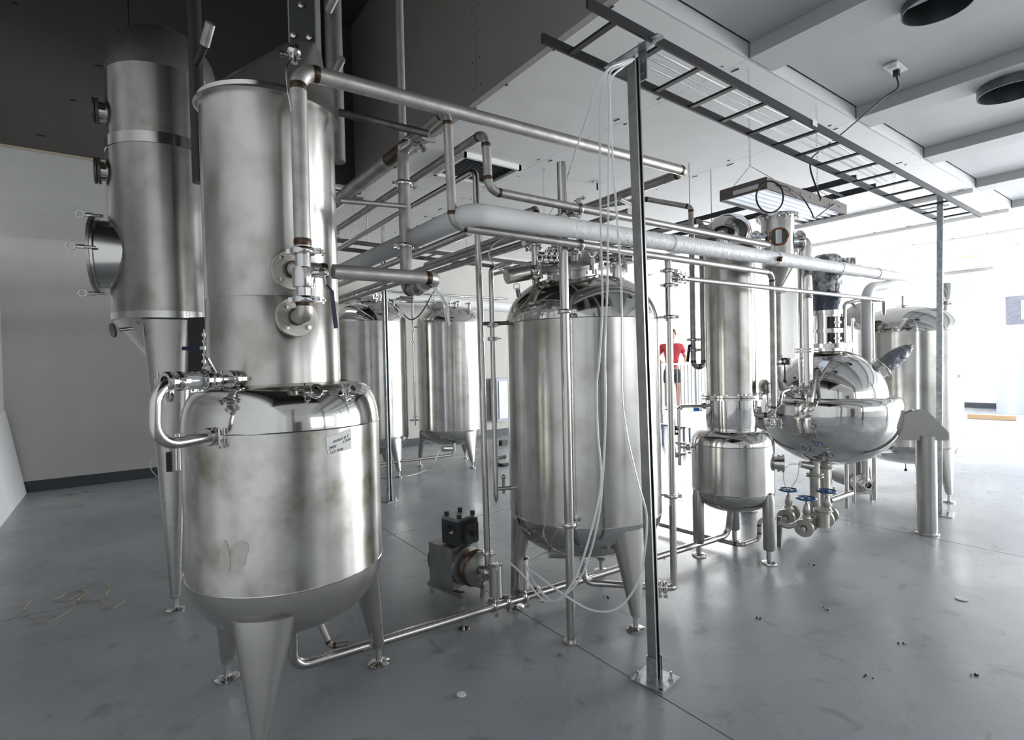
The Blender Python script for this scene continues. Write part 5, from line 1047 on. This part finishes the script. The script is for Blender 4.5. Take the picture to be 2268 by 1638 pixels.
# loading platform with rail and worker
px0, px1, py0, py1, pz = 8.9, 12.6, 7.05, 8.35, .25
t = thing('loading_platform', 'low concrete platform before the bright dock door', 'platform', ((px0+px1)/2, py0, 0)); part(MB().box(((px0+px1)/2, (py0+py1)/2, pz/2), (px1-px0, py1-py0, pz)), 'slab', 'yard', t, smooth=0)
t = thing('guard_rail', 'pale metal guard railing in front of the worker in red', 'railing', (px0, py0+.05, pz)); 
for z in (pz+1.02, pz+.12): part(MB().bar((px0, py0+.05, z), (px1, py0+.05, z), .04, .04), 'rail', 'rail', t, smooth=0)
me = mesh_of(MB().cyl((0, 0, .12), (0, 0, 1.02), .011, n=8), 'baluster', 'rail', (0, 0, 0))
for k in range(30):
    o = bpy.data.objects.new('baluster', me); COL.objects.link(o); o.parent = t; p_ = V((px0+.06+k*.122, py0+.05, pz)); o.location = p_-WO[t]; WO[o] = p_
for x_ in (px0+.03, 10.1, 11.4, px1-.03): part(MB().box((x_, py0+.05, pz+.5), (.045, .045, 1.0)), 'rail_post', 'rail', t, smooth=0)
q = Z(1545, 905, .3); t = thing('blue_tool', 'small blue bundle lying on the floor beyond the small still', 'tool', q); part(MB().box(q, (.28, .12, .08), rot=.4).box(q+V((.08, .06, .05)), (.1, .1, .08), rot=.9), 'bundle', 'blue', t)
t = thing('pallet_stand', 'pale low metal stand behind the small still', 'stand', Z(1535, 1000, 0)); q = Z(1535, 985, 0); part(MB().box(q+V((0, .1, .33)), (.8, .5, .03)), 'stand_top', 'greyw', t, smooth=0)
for a_, b2 in ((-.35, -.1), (.35, -.1), (-.35, .3), (.35, .3)): part(MB().box(q+V((a_, b2, .16)), (.04, .04, .32)), 'leg', 'greyw', t, smooth=0)
q = Y(1105, 930, 8.2); t = thing('wall_cabinet', 'narrow pale cabinet against the back wall left of the middle tank', 'cabinet', (q.x, 8.2, 0)); z1_ = Y(1105, 838, 8.2).z
part(MB().box((q.x+.15, 8.27, z1_/2+.15), (.42, .22, z1_-.3)), 'body', 'greyw', t, smooth=0); part(MB().box((q.x+.15, 8.15, z1_/2+.15), (.34, .01, z1_-.4)), 'door', 'white', t, smooth=0)
hose('black cable coil on the floor by the back wall cabinet', [Z(1120, 1010, .02), Z(1102, 1014, .02), Z(1098, 1022, .02), Z(1108, 1029, .02), Z(1125, 1027, .02)], .02, 'rubber', 'floor_cable', 'cable')
q = Y(1115, 985, 7.4); solo(MB().box(q, (.12, .1, .16)).ball(q+V((0, 0, -.12)), .04, 8), 'hanging_plug', 'black', 'small dark fitting beside the left edge of the middle tank legs', 'fitting')

# worker in red --------------------------------------------------------------------------------------------
PW = V((9.80, 7.50, pz)); fz_ = V((-.60, -.75, 0)).normalized(); sd = V((-fz_.y, fz_.x, 0))
def skin_mesh(name, J, E_, m, par, sub=2, label=None, root=0):
    me = bpy.data.meshes.new(name); org = WO[par]; me.from_pydata([V(PW)+sd*j[0]+fz_*j[1]+V((0, 0, j[2]))-org for j in J], E_, []); me.materials.append(M[m])
    o = bpy.data.objects.new(name, me); COL.objects.link(o); o.parent = par; WO[o] = V(org)
    md = o.modifiers.new('Skin', 'SKIN'); md.use_smooth_shade = True
    sv = me.skin_vertices[0].data
    for i, j in enumerate(J): sv[i].radius = (j[3], j[4] if len(j) > 4 else j[3]); sv[i].use_root = (i == root)
    s2 = o.modifiers.new('Sub', 'SUBSURF'); s2.levels = sub; s2.render_levels = sub
    return tag(o, label)
man = thing('person', 'person in a red polo shirt standing hands on the pale guard railing', 'person', PW)
J = [(0, 0, .95, .13, .10), (0, -.01, 1.12, .12, .09), (0, -.02, 1.32, .15, .10), (0, 0, 1.46, .07, .07), (0, .02, 1.53, .055), (0, .04, 1.62, .075, .085), (0, .045, 1.72, .07, .08),
     (.10, 0, .88, .085), (.12, .02, .50, .058), (.13, -.01, .10, .04), (.14, .10, .04, .035), (-.10, 0, .88, .085), (-.12, .02, .50, .058), (-.13, -.01, .10, .04), (-.14, .10, .04, .035),
     (.20, -.01, 1.40, .058), (.30, -.04, 1.16, .042), (.25, .16, 1.03, .032), (.23, .23, 1.02, .03), (-.20, -.01, 1.40, .058), (-.30, -.04, 1.16, .042), (-.25, .16, 1.03, .032), (-.23, .23, 1.02, .03)]
E_ = [(0, 1), (1, 2), (2, 3), (3, 4), (4, 5), (5, 6), (0, 7), (7, 8), (8, 9), (9, 10), (0, 11), (11, 12), (12, 13), (13, 14), (2, 15), (15, 16), (16, 17), (17, 18), (2, 19), (19, 20), (20, 21), (21, 22)]
for s, w_i in ((1, 18), (-1, 22)):
    for k in range(5):
        x0 = s*(.23+(.018*(k-1.5) if k < 4 else -.035)); a_ = len(J)
        J += [(x0, .25, 1.03, .010), (x0, .29-(.03 if k == 4 else .004*abs(k-1.5)), 1.025, .009), (x0, .305-(.03 if k == 4 else .004*abs(k-1.5)), .995, .008)]; E_ += [(w_i, a_), (a_, a_+1), (a_+1, a_+2)]
skin_mesh('body', J, E_, 'skin', man)
skin_mesh('polo_shirt', [(0, 0, .88, .15, .12), (0, -.01, 1.1, .145, .115), (0, -.02, 1.32, .175, .125), (0, 0, 1.45, .085, .08), (.205, -.01, 1.40, .08), (.27, -.03, 1.24, .066), (-.205, -.01, 1.40, .08), (-.27, -.03, 1.24, .066)], [(0, 1), (1, 2), (2, 3), (2, 4), (4, 5), (2, 6), (6, 7)], 'red', man)
skin_mesh('shorts', [(0, 0, .92, .14, .11), (.10, 0, .84, .10), (.115, .01, .56, .085), (-.10, 0, .84, .10), (-.115, .01, .56, .085)], [(0, 1), (1, 2), (0, 3), (3, 4)], 'shorts', man)
hc = PW+fz_*.03+V((0, 0, 1.70)); part(MB().ball(hc+V((0, 0, .015))-fz_*.012, .098, 18, (.9, .98, .95)), 'hair', 'hair', man)
part(MB().ball(PW+fz_*.085+V((0, 0, 1.655)), .062, 14, (1, 1, 1.25)), 'face', 'skin', man)
for s in (-1, 1):
    part(MB().ball(PW+fz_*.142+sd*.03*s+V((0, 0, 1.685)), .010, 8), 'eye', 'hair', man); part(MB().ball(PW+fz_*.04+sd*.088*s+V((0, 0, 1.67)), .022, 8, (.6, .8, 1.2)), 'ear', 'skin', man)
part(MB().ball(PW+fz_*.152+V((0, 0, 1.66)), .014, 8, (1, 1, 1.4)), 'nose', 'skin', man); part(MB().ball(PW+fz_*.137+V((0, 0, 1.622)), .018, 8, (1, 1, .4)), 'mouth', 'red', man)
for s in (-1, 1): part(MB().ball(PW+fz_*.07+sd*.135*s+V((0, 0, .045)), .05, 10, (1.3, 1.5, .8)), 'shoe', 'black', man)
